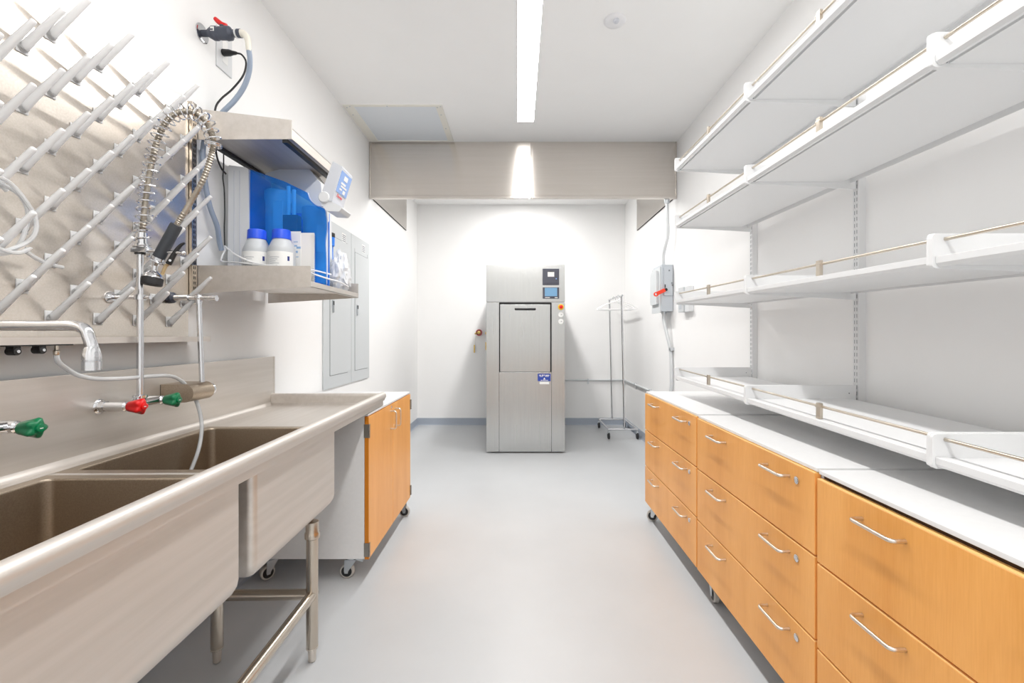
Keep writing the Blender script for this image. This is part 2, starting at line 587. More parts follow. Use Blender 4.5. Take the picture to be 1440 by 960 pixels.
for u0, u1, v0, v1 in ((758.2, 761, 526.9, 528.1), (762, 764.3, 526.6, 528.2), (766.8, 772.4, 526.9, 528.2), (759, 763.5, 528.9, 529.5), (766.5, 771.5, 528.9, 529.5),
                       (760.5, 762.4, 534, 534.9), (763, 770.8, 534.1, 534.8)):
    b.box(ax(u0), ax(u1), yy0, yy1, az(v1), az(v0))
b.prism([(ax(763.8), az(533.4)), (ax(767.2), az(533.4)), (ax(765.5), az(530.4))], 'y', yy0, yy1)
b.prism([(ax(764.7), az(528)), (ax(766.2), az(528)), (ax(765.5), az(526))], 'y', yy0, yy1)
b.build('sign_marking', 'paper', s, smooth=False)
B().box(ax(758.8), ax(772.2), AY - .0035, AY, az(540), az(536.4)).build('paper_tag', 'label', t, smooth=False)
for v0, v1 in ((466.5, 470), (481, 492)):
    B().box(x0 - .012, x0 + .006, AY + .03, AY + .05, az(v1), az(v0), .003).build('side_latch', 'gold', t)

# hose bibb on the back wall with a hanging tag
YY = YB
p0 = at(674, 467.5, YY - .02)
t = thing('hose_bibb', 'small brass tap with a red handwheel on the back wall left of the autoclave', 'tap', (p0.x, YY, p0.z))
B().lathe((p0.x, YY, p0.z), (0, -1, 0), [(0, .035), (.006, .035), (.008, .014), (.05, .014), (.05, 0)], 16).build('flange', 'gold', t)
B().lathe((p0.x, YY - .05, p0.z), (0, -1, 0), [(0, .012), (.006, .036), (.012, .044), (.022, .046), (.028, .042), (.024, .034), (.014, .03), (.012, .012)], 24).build('handwheel', mat('faded_red_wheel', srgb(206, 112, 116), 0.45), t)
B().lathe((p0.x, YY - .05, p0.z), (0, -1, 0), [(0, .013), (.02, .02), (.034, .024), (.04, .018), (.041, 0)], 16).build('bonnet_nut', 'gold', t)
B().tube([(p0.x, YY - .04, p0.z), (p0.x - .035, YY - .07, p0.z - .005), (p0.x - .055, YY - .08, p0.z - .02)], .011, 10, 4).build('spout', 'gold', t)
tg = B().tube([(p0.x - .03, YY - .065, p0.z - .005), (p0.x - .055, YY - .03, p0.z - .09), (p0.x - .068, YY - .02, p0.z - .17)], .0025, 6, 5).build('tag_cord', 'cream', t)
B().box(p0.x - .078, p0.x - .06, YY - .024, YY - .018, p0.z - .28, p0.z - .17, .002).build('tag', 'gold', tg)

# surface conduit round the far corner
t = thing('wall_conduit', 'thin grey conduit running low along the far wall and round the corner', 'conduit', (1.0, YB, .625))
zc = H - 63 * YB / F
B().tube([(.45, YB - .016, zc), (1.40, YB - .016, zc), (XR - .05, YB - .02, zc), (XR - .02, YB - .05, zc), (XR - .016, YB - .12, zc), (XR - .016, 3.2, zc)], .0125, 10, 5).build('conduit_pipe', 'conduit', t)
for cx_, cy_ in ((.98, YB), (XR, 5.75), (XR, 5.1)):
    b = B()
    if cy_ == YB:
        b.box(cx_ - .012, cx_ + .012, YB - .032, YB, zc - .018, zc + .018, .004).box(cx_ - .012, cx_ + .012, YB - .006, YB, zc - .055, zc)
    else:
        b.box(XR - .032, XR, cy_ - .012, cy_ + .012, zc - .018, zc + .018, .004).box(XR - .006, XR, cy_ - .012, cy_ + .012, zc - .055, zc)
    b.build('conduit_strap', 'zinc', t)

# ------------------------------------------------------------------ garment rack and hangers
gx0, gx1, gy0, gy1, gz = 1.095, 1.44, 5.48, 6.14, .115
t = thing('garment_rack', 'chrome garment rack on castors in the far right corner', 'rack', ((gx0 + gx1) / 2, (gy0 + gy1) / 2, 0))
R = .011
for xx in (gx0, gx1):
    B().cyl((xx, gy0, gz), (xx, gy1, gz), R).build('base_rail', 'chrome', t)
for yy in (gy0, gy1):
    B().cyl((gx0 - .01, yy, gz), (gx1 + .01, yy, gz), R).build('base_rail', 'chrome', t)
B().cyl((1.285, gy0, gz), (1.257, gy0 + .02, 1.725), R).build('upright', 'chrome', t)
B().cyl((1.275, gy1, gz), (1.235, gy1 - .02, 1.725), R).build('upright', 'chrome', t)
B().cyl((1.257, gy0 - .02, 1.725), (1.235, gy1 + .02, 1.725), R).build('top_rail', 'chrome', t)
for xx in (gx0, gx1):
    for yy in (gy0, gy1):
        c = B().cyl((xx, yy, gz + .015), (xx, yy, .085), .008, 8).box(xx - .014, xx + .014, yy - .02, yy + .016, .06, .088, .004).build('castor', 'zinc', t)
        B().lathe((xx - .012, yy - .004, .04), (1, 0, 0), [(0, .034), (.004, .04), (.02, .04), (.024, .034), (.024, 0)], 18).build('wheel', 'rubber', c)
for i, (yy, lab) in enumerate(((5.62, 'white wire coat hanger nearest the front of the garment rack'), (5.74, 'middle white coat hanger on the garment rack rail'), (5.87, 'rearmost white coat hanger on the garment rack rail'))):
    cx_ = 1.245
    hz = 1.725
    t = thing('coat_hanger', lab, 'hanger', (cx_, yy, hz - .16), 'hangers on the garment rack')
    B().tube([(cx_ - .02, yy, hz - .01), (cx_ - .017, yy, hz + .012), (cx_, yy, hz + .0165), (cx_ + .02, yy, hz + .005), (cx_ + .018, yy, hz - .02), (cx_, yy, hz - .05)], .0035, 8, 5).build('hook', 'chrome', t)
    B().tube([(cx_, yy, hz - .045), (cx_ + .05, yy, hz - .06), (cx_ + .17, yy, hz - .105), (cx_ + .22, yy, hz - .14), (cx_ + .20, yy, hz - .155), (cx_, yy, hz - .155), (cx_ - .20, yy, hz - .155), (cx_ - .22, yy, hz - .14), (cx_ - .17, yy, hz - .105), (cx_ - .05, yy, hz - .06), (cx_, yy, hz - .045)], .006, 8, 4).build('shoulder_bar', 'peg', t)

# ------------------------------------------------------------------ disconnect switch on the right wall
by0, by1, bx, bz0, bz1 = 4.38, 4.65, 1.385, 1.479, 1.93
t = thing('disconnect_switch', 'grey safety disconnect switch box with a red lever on the right wall', 'switch box', (XR, 4.5, bz0))
B().box(bx, XR - .004, by0, by1, bz0, bz1, .004).build('enclosure', 'box_grey', t)
B().prism(rpoly([(by0 + .015, bz0 - .012), (by1 + .01, bz0 - .012), (by1 + .01, bz0 + .05), (by1 + .01, bz1 - .02), (by0 + .015, bz1 - .02)], .006), 'x', bx - .012, bx).build('cover_plate', 'grey_panel', t)
B().prism(rpoly([(by0 + .05, bz0 + .07), (by1 - .02, bz0 + .07), (by1 - .01, bz0 + .12), (by1 - .01, bz1 - .09), (by1 - .05, bz1 - .05), (by0 + .05, bz1 - .05)], .02), 'x', bx - .035, bx - .012).build('raised_cover', 'grey_panel', t)
mech = B().box(bx + .02, XR - .01, by0 - .012, by0, bz0 + .15, bz1 - .03, .003).build('mechanism_plate', 'box_grey', t)
b = B()
for xx, zz in ((bx + .095, bz1 - .18), (bx + .07, bz1 - .06), (bx + .10, bz1 - .2)):
    b.lathe((xx, by0 - .012, zz), (0, -1, 0), [(0, .008), (.004, .007), (.005, 0)], 10)
b.build('screw', 'grey_seam', mech)
lz = 1.675
B().cyl((bx + .035, by0, lz + .01), (bx + .035, by0 - .03, lz + .01), .014, 12).box(bx + .025, bx + .032, by0 - .02, by0 - .008, lz + .03, lz + .06).build('pivot', 'black', t)
b = B()
pa, pb = Vector((bx + .025, by0 - .022, lz + .008)), Vector((bx - .055, by0 - .022, lz - .03))
dd = (pb - pa).normalized()
nn = Vector((-dd.z, 0, dd.x))
b.prism(rpoly([tuple((q.x, q.z)) for q in (pa + nn * .017, pa - nn * .017, pb - nn * .017, pb + nn * .017)], .004), 'y', by0 - .032, by0 - .018)
b.lathe((pb.x - .006, by0 - .034, pb.z - .004), (0, 1, 0), [(0, .012), (0, .022), (.018, .022), (.018, .012)], 18, caps=False)
b.build('lever', 'orange_red', t)
B().lathe((bx + .05, by0 + .09, bz0 - .025), (0, 0, 1), [(0, .02), (.012, .024), (.025, .024)], 14).build('conduit_connector', 'zinc', t)
t = thing('flexible_conduit', 'grey flexible conduit dropping from the hood down to the switch box', 'conduit', (XR, 4.4, bz1))
B().tube([(1.42, 4.33, hz0 + .0), (1.425, 4.33, 2.35), (1.435, 4.35, 2.2), (1.42, 4.42, 2.05), (bx + .045, 4.46, bz1 + .0)], .0165, 12, 6).build('conduit_pipe', 'conduit', t)
B().lathe((1.42, 4.33, hz0 - .035), (0, 0, 1), [(0, .022), (.03, .026), (.04, .026)], 14).build('connector', 'zinc', t)
t = thing('flexible_conduit', 'grey flexible conduit running from the switch box down behind the counter', 'conduit', (XR, 4.45, .6))
B().tube([(bx + .05, by0 + .09, bz0 - .02), (bx + .05, 4.47, 1.40), (1.455, 4.43, 1.25), (1.478, 4.40, 1.1), (1.478, 4.38, .95), (1.478, 4.38, .75), (1.465, 4.40, .62)], .0165, 12, 6).build('conduit_pipe', 'conduit', t)
B().box(1.46, XR, 4.36, 4.40, 1.10, 1.13, .004).build('conduit_strap', 'zinc', t)
# small receptacle boxes partly behind a shelf
t = thing('receptacle_box', 'small grey outlet box on the right wall half hidden behind a shelf', 'outlet', (XR, 3.96, 1.56))
B().box(1.455, XR, 3.87, 3.965, 1.452, 1.672, .006).build('box_body', 'off_white', t)
B().box(1.44, XR, 3.97, 4.09, 1.452, 1.672, .006).build('cover_plate', 'grey_panel', t)
for zz in (1.50, 1.62):
    B().box(1.437, 1.44, 4.0, 4.06, zz - .018, zz + .018, .002).build('socket_face', 'box_grey', t)


# ------------------------------------------------------------------ right wall shelving
YS = [0.204, 1.090, 1.976, 2.862]     # bracket lines
SFX = .985                            # shelf front
for i, yy in enumerate(YS[1:]):
    lab = ('slotted white wall upright hidden nearest the viewer by the right wall', 'slotted white wall upright between the near and far shelf bays', 'slotted white wall upright at the far end of the shelves')[i]
    t = thing('slotted_upright', lab, 'upright', (XR - .015, yy, .88), 'shelf uprights on the right wall')
    x0 = XR - .032
    b = B()
    b.box(x0, XR, yy - .016, yy + .016, .885, 2.42)
    b.build('channel', 'white', t, smooth=False)
    b = B()
    for kk in range(54):
        zz = .905 + kk * .028
        for oy in (-.0065, .0065):
            b.box(x0 - .0006, x0 + .001, yy + oy - .0013, yy + oy + .0013, zz, zz + .0165)
    tag(b.build('slots', 'grey_seam', t, smooth=False), kind='stuff')


def make_shelf():
    """local frame: x=0 front edge, +x to the wall; y=0 near end, +y away; z=0 bottom of the end bracket"""
    L_ = .886
    D = .478
    root = thing('wall_shelf', 'shelf', 'shelf', (0, 0, 0), 'white shelves on the right wall')
    gy = .0078
    # deck tray: top skin, front lip with return flange, rear flange
    b = B()
    b.box(.040, D - .06, gy, L_ - gy, .008, .026)
    b.box(D - .06, D - .02, gy, L_ - gy, .0235, .026)
    b.box(D - .0225, D - .02, gy, L_ - gy, .004, .026)
    b.build('deck', 'white', root, smooth=False)
    b = B()
    b.prism([(.016, .0045), (.008, .0125), (.007, .0275), (.009, .0285), (.034, .0285), (.034, .0265), (.0095, .0265), (.0105, .0135), (.017, .0065), (.024, .0065), (.024, .0045)], 'y', gy + .0012, L_ - gy - .0012)
    b.build('front_lip', 'white', root, smooth=False)
    for y0_ in (0, L_ - .0076):
        prof = rpoly([(0, .004), (0, .083), (D, .083), (D, -.022), (.16, -.004), (.012, 0)], [.006, .012, .002, .002, .02, .004])
        br = B().prism(prof, 'y', y0_, y0_ + .0076).build('end_bracket', 'white', root, smooth=False)
        bb = B()
        for xx, zz in ((.035, .012), (.055, .018), (D - .03, .05)):
            bb.cyl((xx, y0_ - .0004, zz), (xx, y0_ + .008, zz), .0028, 8)
        bb.build('rivet', 'grey_seam', br)
    B().cyl((.031, .0076, .070), (.031, L_ - .0076, .070), .0044, 12).build('guard_rail', 'rail', root)
    b = B()
    b.box(.020, .032, L_ / 2 - .017, L_ / 2 + .003, .029, .082, .0015)
    b.lathe((.026, L_ / 2 - .019, .070), (0, 1, 0), [(0, .0065), (.026, .0065)], 12)
    b.build('rail_clip', 'rail', root)
    return root


pitch = math.atan(.0165)
shelf_spots = []
for lev, zb_, bays in (('topmost', 2.263, (1, 2)), ('second from top', 1.9055, (0, 1, 2)), ('third from top', 1.4268, (0, 1, 2)), ('lowest', .9505, (0, 1, 2))):
    for bay in bays:
        where = {2: 'in the far bay next to the switch box', 1: 'in the middle bay between the uprights', 0: 'in the near bay cut by the right edge'}[bay]
        shelf_spots.append((bay, zb_ - .0165 * (1.976 - YS[bay]) / .886, f'{lev} white metal shelf {where}'))
proto = make_shelf()
for i, (bay, zz, lab) in enumerate(shelf_spots):
    o = proto if i == 0 else copy_tree(proto)
    o.location = (SFX, YS[bay], zz)
    o.rotation_euler = (pitch, 0, 0)
    o['label'] = lab


# ------------------------------------------------------------------ castor used under the cabinets
def add_castor(parent, x, y, ztop, sign=1, rot=0.0, brake=True):
    """swivel castor: plate and fork with a wheel and brake pedal as sub-parts; wheel disc faces along y when rot = 0"""
    R_ = .036
    m_ = Matrix.Translation((x, y, 0)) @ Matrix.Rotation(rot, 4, 'Z')
    ox = .022 * sign
    b = B()
    b.box(-.036, .036, -.03, .03, ztop - .006, ztop)
    b.lathe((0, 0, ztop - .022), (0, 0, 1), [(0, .021), (.006, .025), (.016, .025)], 16)
    for s in (-1, 1):
        b.prism([(-.030, ztop - .02), (.030, ztop - .02), (ox + .011, R_ + .004), (ox + .008, R_ - .008), (ox - .008, R_ - .008), (ox - .011, R_ + .004)], 'y', s * .017 - .0015, s * .017 + .0015)
    b.box(-.026, .026, -.018, .018, ztop - .024, ztop - .02)
    b.bm.transform(m_)
    f = b.build('castor', 'zinc', parent)
    b = B()
    b.lathe((ox, -.0125, R_), (0, 1, 0), [(0, .027), (0, R_ - .004), (.004, R_), (.021, R_), (.025, R_ - .004), (.025, .027)], 24, caps=False)
    b.bm.transform(m_)
    b.build('tyre', 'tyre', f)
    b = B()
    b.lathe((ox, -.012, R_), (0, 1, 0), [(0, .0), (0, .028), (.024, .028), (.024, 0)], 20, caps=False)
    b.bm.transform(m_)
    b.build('hub', 'black', f)
    if brake:
        b = B()
        b.prism([(-.03 * sign, ztop - .022), (-.062 * sign, ztop - .03), (-.066 * sign, ztop - .022), (-.05 * sign, ztop - .012), (-.03 * sign, ztop - .012)], 'y', -.016, .016)
        b.bm.transform(m_)
        b.build('brake_pedal', 'zinc', f)
    return f


def bow_handle(parent, base, along, out, length=.128, proj=.033, r=.0050):
    """wire bow pull: base = centre on the face, along = direction of the bar, out = projection"""
    base, along, out = Vector(base), Vector(along).normalized(), Vector(out).normalized()
    h_ = length / 2
    rad = .013
    pts = [base - along * h_]
    pts.append(base - along * h_ + out * (proj - rad))
    for i in range(1, 5):
        a = PI / 2 * i / 4
        pts.append(base - along * (h_ - rad + rad * math.cos(a)) + out * (proj - rad + rad * math.sin(a)))
    for i in range(0, 5):
        a = PI / 2 * i / 4
        pts.append(base + along * (h_ - rad + rad * math.sin(a)) + out * (proj - rad + rad * math.cos(a)))
    pts.append(base + along * h_)
    return B().tube(pts, r, 10, 0).build('handle', 'nickel', parent)


# ------------------------------------------------------------------ drawer cabinets on the right
CFX = .87
cabs = [  # y near, y far, drawer top, gaps, bottom, counter top, label, locks
    (2.216, 3.11, .8525, (.608, .364), .118, .866, 'orange wood three-drawer cabinet farthest away on the right', True),
    (1.331, 2.208, .847, (.604, .357), .117, .861, 'middle orange wood three-drawer cabinet on the right with round locks', True),
    (.440, 1.325, .834, (.591, .342), .100, .858, 'orange wood drawer cabinet nearest the viewer cut by the right edge', False)]
for (ya, yb, zt, gaps, zb, zc_, lab, locks) in cabs:
    t = thing('drawer_cabinet', lab, 'cabinet', ((CFX + XR) / 2, (ya + yb) / 2, 0), 'drawer cabinets along the right wall')
    b = B()
    cx0 = CFX + .021
    b.box(cx0, cx0 + .58, ya + .003, yb - .003, zb + .002, zc_ - .013)
    b.build('carcass', 'white_lam', t, smooth=False)
    B().box(CFX + .0196, cx0, ya + .004, yb - .004, zb + .004, zc_ - .0125).build('drawer_gap_shade', 'gap_shade', t, smooth=False)  # dark sheet stands in for the shade inside the drawer gaps
    B().box(CFX + .006, XR - .012, ya + .001, yb - .001, zc_ - .012, zc_, .002).build('countertop', 'white_lam', t)
    levels = [(zt, gaps[0]), (gaps[0], gaps[1]), (gaps[1], zb)]
    for i, (z1, z0) in enumerate(levels):
        z1_ = z1 - (0 if i == 0 else .0042)
        z0_ = z0 + (.0024 if i < 2 else 0)
        d = B().box(CFX, CFX + .019, ya + .0025, yb - .0025, z0_, z1_ - .0022, .0008, 1).build('drawer_front', 'wood', t, smooth=False)
        B().box(CFX + .0004, CFX + .0186, ya + .003, yb - .003, z1_ - .0022, z1_).build('edge_strip', 'wood_edge_highlight', d, smooth=False)  # pale strip paints the lit line along the drawer's top edge
        hz_ = z1 - .047
        bow_handle(d, (CFX, yb - .24, hz_), (0, 1, 0), (-1, 0, 0))
        bow_handle(d, (CFX, ya + .19 if locks else ya + .24, hz_), (0, 1, 0), (-1, 0, 0))
        if locks or True:
            ly = ya + .087
            lk = B().lathe((CFX, ly, hz_ - .002), (-1, 0, 0), [(0, .0115), (.003, .0115), (.0042, .0095), (.0036, .008), (.0036, 0)], 18).build('lock', 'chrome', d)
    for yy in (ya + .06, yb - .052):
        for xx, sg in ((CFX + (.058 if yy > (ya + yb) / 2 else .14), -1), (1.40, 1)):
            add_castor(t, xx, yy, zb + .002, sg, rot=(-.35 if yb > 3 else 1.45), brake=True)

# ------------------------------------------------------------------ left cabinet with doors
LFX = -.7525
ya, yb = 2.30, 3.19
zb, zt = .118, .853
t = thing('door_cabinet', 'white cabinet on castors with two orange wood doors beside the sink', 'cabinet', (-1.05, (ya + yb) / 2, 0))
B().box(-1.375, LFX - .0225, ya, yb, zb, zt - .012, .0015).build('carcass', 'white_lam', t)
B().box(-1.385, LFX - .002, ya - .004, yb + .004, zt - .0118, zt, .002).build('countertop', 'white_lam', t)
ym = (ya + yb) / 2
B().box(LFX - .0226, LFX - .0212, ym - .012, ym + .012, zb + .003, zt - .018).build('door_gap_shade', 'gap_shade', t, smooth=False)  # dark strip painted as the shade in the split between the doors
for i, (y0, y1) in enumerate(((ya + .001, ym - .002), (ym + .002, yb - .001))):
    d = B().box(LFX - .0208, LFX, y0, y1, zb - .002, zt - .016, .0008, 1).build('door', 'wood', t, smooth=False)
    ye = y0 if i == 0 else y1
    sg = -1 if i == 0 else 1
    B().box(LFX - .0205, LFX - .0008, ye + sg * .0002, ye + sg * .0012, zb - .001, zt - .017).build('edge_strip', 'wood_edge', d, smooth=False)
    yh = ym - .05 if i == 0 else ym + .05
    bow_handle(d, (LFX, yh, .748), (0, 0, 1), (1, 0, 0), length=.104, r=.0048)
    for zz in (.765, .165):
        hg = B()
        hg.box(LFX - .024, LFX + .0025, ye + sg * .0012, ye + sg * .0035, zz - .034, zz + .034)
        hg.box(LFX + .0005, LFX + .003, ye - sg * .012, ye + sg * .0035, zz - .034, zz + .034)
        for q in range(5):
            hg.cyl((LFX + .003, ye + sg * .004, zz - .034 + q * .0138), (LFX + .003, ye + sg * .004, zz - .034 + q * .0138 + .0122), .0045, 10)
        hg.build('hinge', 'hinge', d)
B().lathe((LFX, ym - .035, .822), (1, 0, 0), [(0, .008), (.003, .008), (.004, .006), (.004, 0)], 14).build('lock', 'chrome', t)
for yy in (ya + .05, yb - .05):
    far_ = yy > ym
    add_castor(t, LFX - (.05 if far_ else .105), yy, zb, 1 if far_ else -1, rot=0.0)
    add_castor(t, -1.27, yy, zb, -1, rot=.9)

# ------------------------------------------------------------------ electrical panels on the left wall
for i, (ya, yb, lab) in enumerate(((3.258, 3.795, 'grey electrical panel on the left wall, nearer one behind the steel shelf'), (3.803, 4.255, 'grey electrical panel on the left wall, farther one next to the hood'))):
    t = thing('electrical_panel', lab, 'electrical panel', (XL, (ya + yb) / 2, .855), 'electrical panels on the left wall')
    B().box(XL + .0015, XL + .012, ya, yb, .855, 2.10, .002).build('cover', 'grey_panel', t)
    m_ = .105 if i == 0 else .075
    d = B().box(XL + .012, XL + .0165, ya + m_, yb - m_ + .02, .95, 1.99 if i == 0 else 1.955, .0015).build('panel_door', 'grey_panel', t)
    b = B()
    for (a, c, e_, f_) in ((ya + m_ - .004, ya + m_, .946, 1.99), (yb - m_ + .02, yb - m_ + .024, .946, 1.99), (ya + m_, yb - m_ + .02, .946, .95), (ya + m_, yb - m_ + .02, 1.955 if i else 1.99, 1.959 if i else 1.994)):
        b.box(XL + .012, XL + .0128, a, c, e_, f_)
    b.build('door_gap', 'grey_seam', t, smooth=False)
    la = B().box(XL + .0165, XL + .024, ya + m_ + .03, ya + m_ + .055, 1.42, 1.51, .002).build('latch', 'zinc', d)
    B().box(XL + .024, XL + .026, ya + m_ + .034, ya + m_ + .051, 1.475, 1.505).build('latch_pull', 'black', d)
    b = B()
    b.box(XL + .012, XL + .0135, yb - .20, yb - .12, 1.99, 2.06)
    b.build('rating_label', 'label', t, smooth=False)
    b = B()
    for q in range(4):
        b.box(XL + .0135, XL + .0138, yb - .195, yb - .125, 1.996 + q * .015, 2.003 + q * .015)
    b.build('label_print', 'ink', t, smooth=False)

# ------------------------------------------------------------------ sink (yawed a degree off the wall)
yaw = .015
SO = Vector((-1.385, 2.56, 0))
t = thing('utility_sink', 'long stainless steel two-basin sink with drainboard on the left', 'sink', SO, rot=(0, 0, yaw))
SINK = t
MS = Matrix.Translation(SO) @ Matrix.Rotation(yaw, 4, 'Z')


class S(B):
    """sink-local coordinates: x out from the wall, y away (0 = far end, negative towards the viewer)"""

    def build(self, name, m, parent=None, **kw):
        self.bm.transform(MS)
        return super().build(name, m, parent or SINK, **kw)


ZD = .861                  # deck
XF = .625                  # rim centre line out from the wall
YN = -2.13                 # near end of the sink
S().box(0, .012, YN, 0, ZD, 1.13, .002).box(0, .0135, -.004, .012, ZD + .02, 1.13).prism([(.012, ZD + .018), (.012, ZD), (.028, ZD), (.018, ZD + .005)], 'y', YN, 0).build('backsplash', 'steel')
bx0, bx1 = .088, .605
basins = [(-1.250, -.655), (-2.02, -1.327)]
for (y0, y1) in basins:
    b = S()
    zb_ = .535
    loops = [rrect(bx0 - .03, bx1 + .002, y0 - .03, y1 + .03, ZD, .001)]
    loops.append(rrect(bx0, bx1 - .008, y0, y1, ZD, .024))
    loops.append(rrect(bx0 + .003, bx1 - .011, y0 + .003, y1 - .003, ZD - .006, .024))
    loops.append(rrect(bx0 + .004, bx1 - .012, y0 + .004, y1 - .004, zb_ + .06, .024))
    for a in range(1, 6):
        q = PI / 2 * a / 5
        ins = .004 + .05 * (1 - math.cos(q))
        loops.append(rrect(bx0 + ins, bx1 - .008 - ins, y0 + ins, y1 - ins, zb_ + .006 + .054 * (1 - math.sin(q)), max(.024 - .012 * (1 - math.cos(q)), .012)))
    b.ring_loft(loops, cap0=False, cap1=True)
    bo = b.build('basin', 'steel_basin')
    b = S()
    e = .010
    loops = [rrect(bx0 - e, bx1 + .002, y0 - e, y1 + e, ZD - .002, .022)]
    loops.append(rrect(bx0 - e, bx1 + .002, y0 - e, y1 + e, zb_ + .05, .022))
    for a in range(1, 6):
        q = PI / 2 * a / 5
        ins = .055 * (1 - math.cos(q))
        loops.append(rrect(bx0 - e + ins, bx1 + .002 - ins, y0 - e + ins, y1 + e - ins, zb_ - .004 + .054 * (1 - math.sin(q)), max(.022 - ins * .15, .012)))
    b.ring_loft(loops, cap0=False, cap1=True)
    b.build('basin_shell', 'steel', bo)
    xm, ymm = (bx0 + bx1) / 2, (y0 + y1) / 2
    S().lathe((xm, ymm, zb_ + .0065), (0, 0, 1), [(0, .045), (.004, .044), (.002, .03), (-.001, .0)], 20, caps=False).build('drain', 'chrome', bo)
b = S()
b.box(.012, bx0 - .028, YN, -.62, ZD - .003, ZD)
b.box(.012, XF - .01, -.625, -.004, ZD - .003, ZD)
b.box(bx0 - .03, XF - .01, YN, -2.05, ZD - .003, ZD)
b.box(bx0 - .03, XF - .01, -1.2975, -1.2795, ZD - .003, ZD)
b.build('deck', 'steel')
# rolled front rim with its apron, and the end rim
b = S()
rz, rr_ = .909, .0205
prof = []
for i in range(15):
    a = PI * (1.02 - 1.25 * i / 14)
    prof.append((XF + rr_ * math.cos(a), rz + rr_ * math.sin(a)))
prof = [(XF - rr_, ZD), ] + prof + [(XF + .012, rz - rr_ - .004), (XF + .004, rz - rr_ - .004), (XF + .004, ZD - .004), (XF - rr_, ZD - .004)]
b.prism(prof, 'y', YN, -.012)
b.lathe((XF, -.014, rz), (0, 1, 0), [(0, rr_), (.008, rr_ * .97), (.014, rr_ * .75), (.0165, 0)], 18)
b.build('front_rim', 'steel')
b = S()
prof = [(-.030, ZD)]
for i in range(13):
    a = PI * (1.02 - 1.2 * i / 12)
    prof.append((-.016 + .0155 * math.cos(a) * 1.0 + .0, .9095 + .0155 * math.sin(a)))
prof += [(-.002, .885), (-.006, .88), (-.006, ZD - .003), (-.03, ZD - .003)]
b.prism(prof, 'x', .008, XF - .004)
b.prism([(-.030, ZD + .012), (-.030, ZD), (-.055, ZD), (-.037, ZD + .004)], 'x', .012, XF - .02)
b.build('end_rim', 'steel')
# legs
LR = .0215
for (lx, ly) in ((.584, -.822), (.222, -.822), (.584, -1.72), (.222, -1.72)):
    b = S()
    b.cyl((lx, ly, .05), (lx, ly, .535), LR, 20)
    lg = b.build('leg', 'steel_tube')
    S().lathe((lx, ly, .47), (0, 0, 1), [(0, LR + .001), (.004, LR + .006), (.022, LR + .006), (.028, LR + .002), (.065, LR + .002)], 20).build('leg_socket', 'steel_tube', lg)
    S().lathe((lx, ly, 0), (0, 0, 1), [(0, .011), (.003, .014), (.048, .0155), (.05, LR), (.056, LR + .0005)], 18).build('leg_foot', 'nickel', lg)
for ly in (-.822, -1.72):
    S().cyl((.222, ly, .255), (.584, ly, .255), .020, 18).build('cross_rail', 'steel_tube')
S().cyl((.584, -1.76, .255), (.584, -.806, .255), .0195, 18).build('front_rail', 'steel_tube')

# ------------------------------------------------------------------ drying rack on the left wall
BX = -1.385
t = thing('drying_rack', 'stainless steel drying rack board studded with white pegs on the left wall', 'drying rack', (BX, 1.3, 1.23))
B().box(XL + .001, BX, .42, 1.914, 1.228, 2.23, .0015).build('back_board', 'steel_board', t)
b = B()
b.prism([(XL + .001, 1.224), (-1.300, 1.224), (-1.300, 1.244), (-1.302, 1.244), (-1.302, 1.2265), (XL + .001, 1.2265)], 'y', .42, 1.926)
b.build('drip_trough', 'steel', t, smooth=False)


def peg_mesh():
    b = B()
    b.box(0, .004, -.0165, .0165, -.020, .020, .0015, 1)
    d = Vector((.72, 0, .69)).normalized()
    b.lathe((0.0, 0, -.004), (1, 0, .15), [(0, .014), (.012, .0125)], 12)
    L_ = .158
    b.lathe(Vector((.004, 0, -.006)), d, [(0, .0118), (L_ * .5, .0096), (L_ - .004, .0076), (L_ - .001, .0058), (L_, .0022)], 12)
    return b


peg_first = None
DZ = .1675
for kc in range(-2, 9):
    yy = 1.27 + .0765 * kc
    rows = [2.14 - DZ * i for i in range(6)] if kc % 2 else [2.056 - DZ * i for i in range(5)]
    for zz in rows:
        if peg_first is None:
            o = peg_mesh().build('peg', 'peg', None)
            peg_first = o
        else:
            o = peg_first.copy()
            C.objects.link(o)
        o.parent = t
        o.location = Vector((BX, yy, zz)) - t.location
# clips and drain fitting under the trough
b = B()
b.box(-1.330, -1.303, 1.16, 1.335, 1.2205, 1.2238)
b.build('drain_strip', 'black', t)
for u, v in ((22, 494), (58, 492)):
    yy = 1.31 * F / (VX - u)
    zz = H + (VY - v) * yy / F
    c = B().lathe((-1.328, yy, zz), (1, 0, 0), [(0, .0105), (.022, .0105), (.024, .009), (.024, 0)], 18).box(-1.326, -1.306, yy - .009, yy + .009, zz, 1.222).build('drain_clip', 'black', t)
    B().lathe((-1.3045, yy, zz), (1, 0, 0), [(0, .0045), (.003, .004), (.003, .0015), (.001, 0)], 10).build('rivet', 'chrome', c)
yy = 1.31 * F / (VX - 82)
B().lathe((-1.315, yy, 1.192), (0, 0, 1), [(0, .006), (.004, .0075), (.014, .0075), (.016, .005), (.03, .005)], 12).build('drain_barb', 'steel_tube', t)

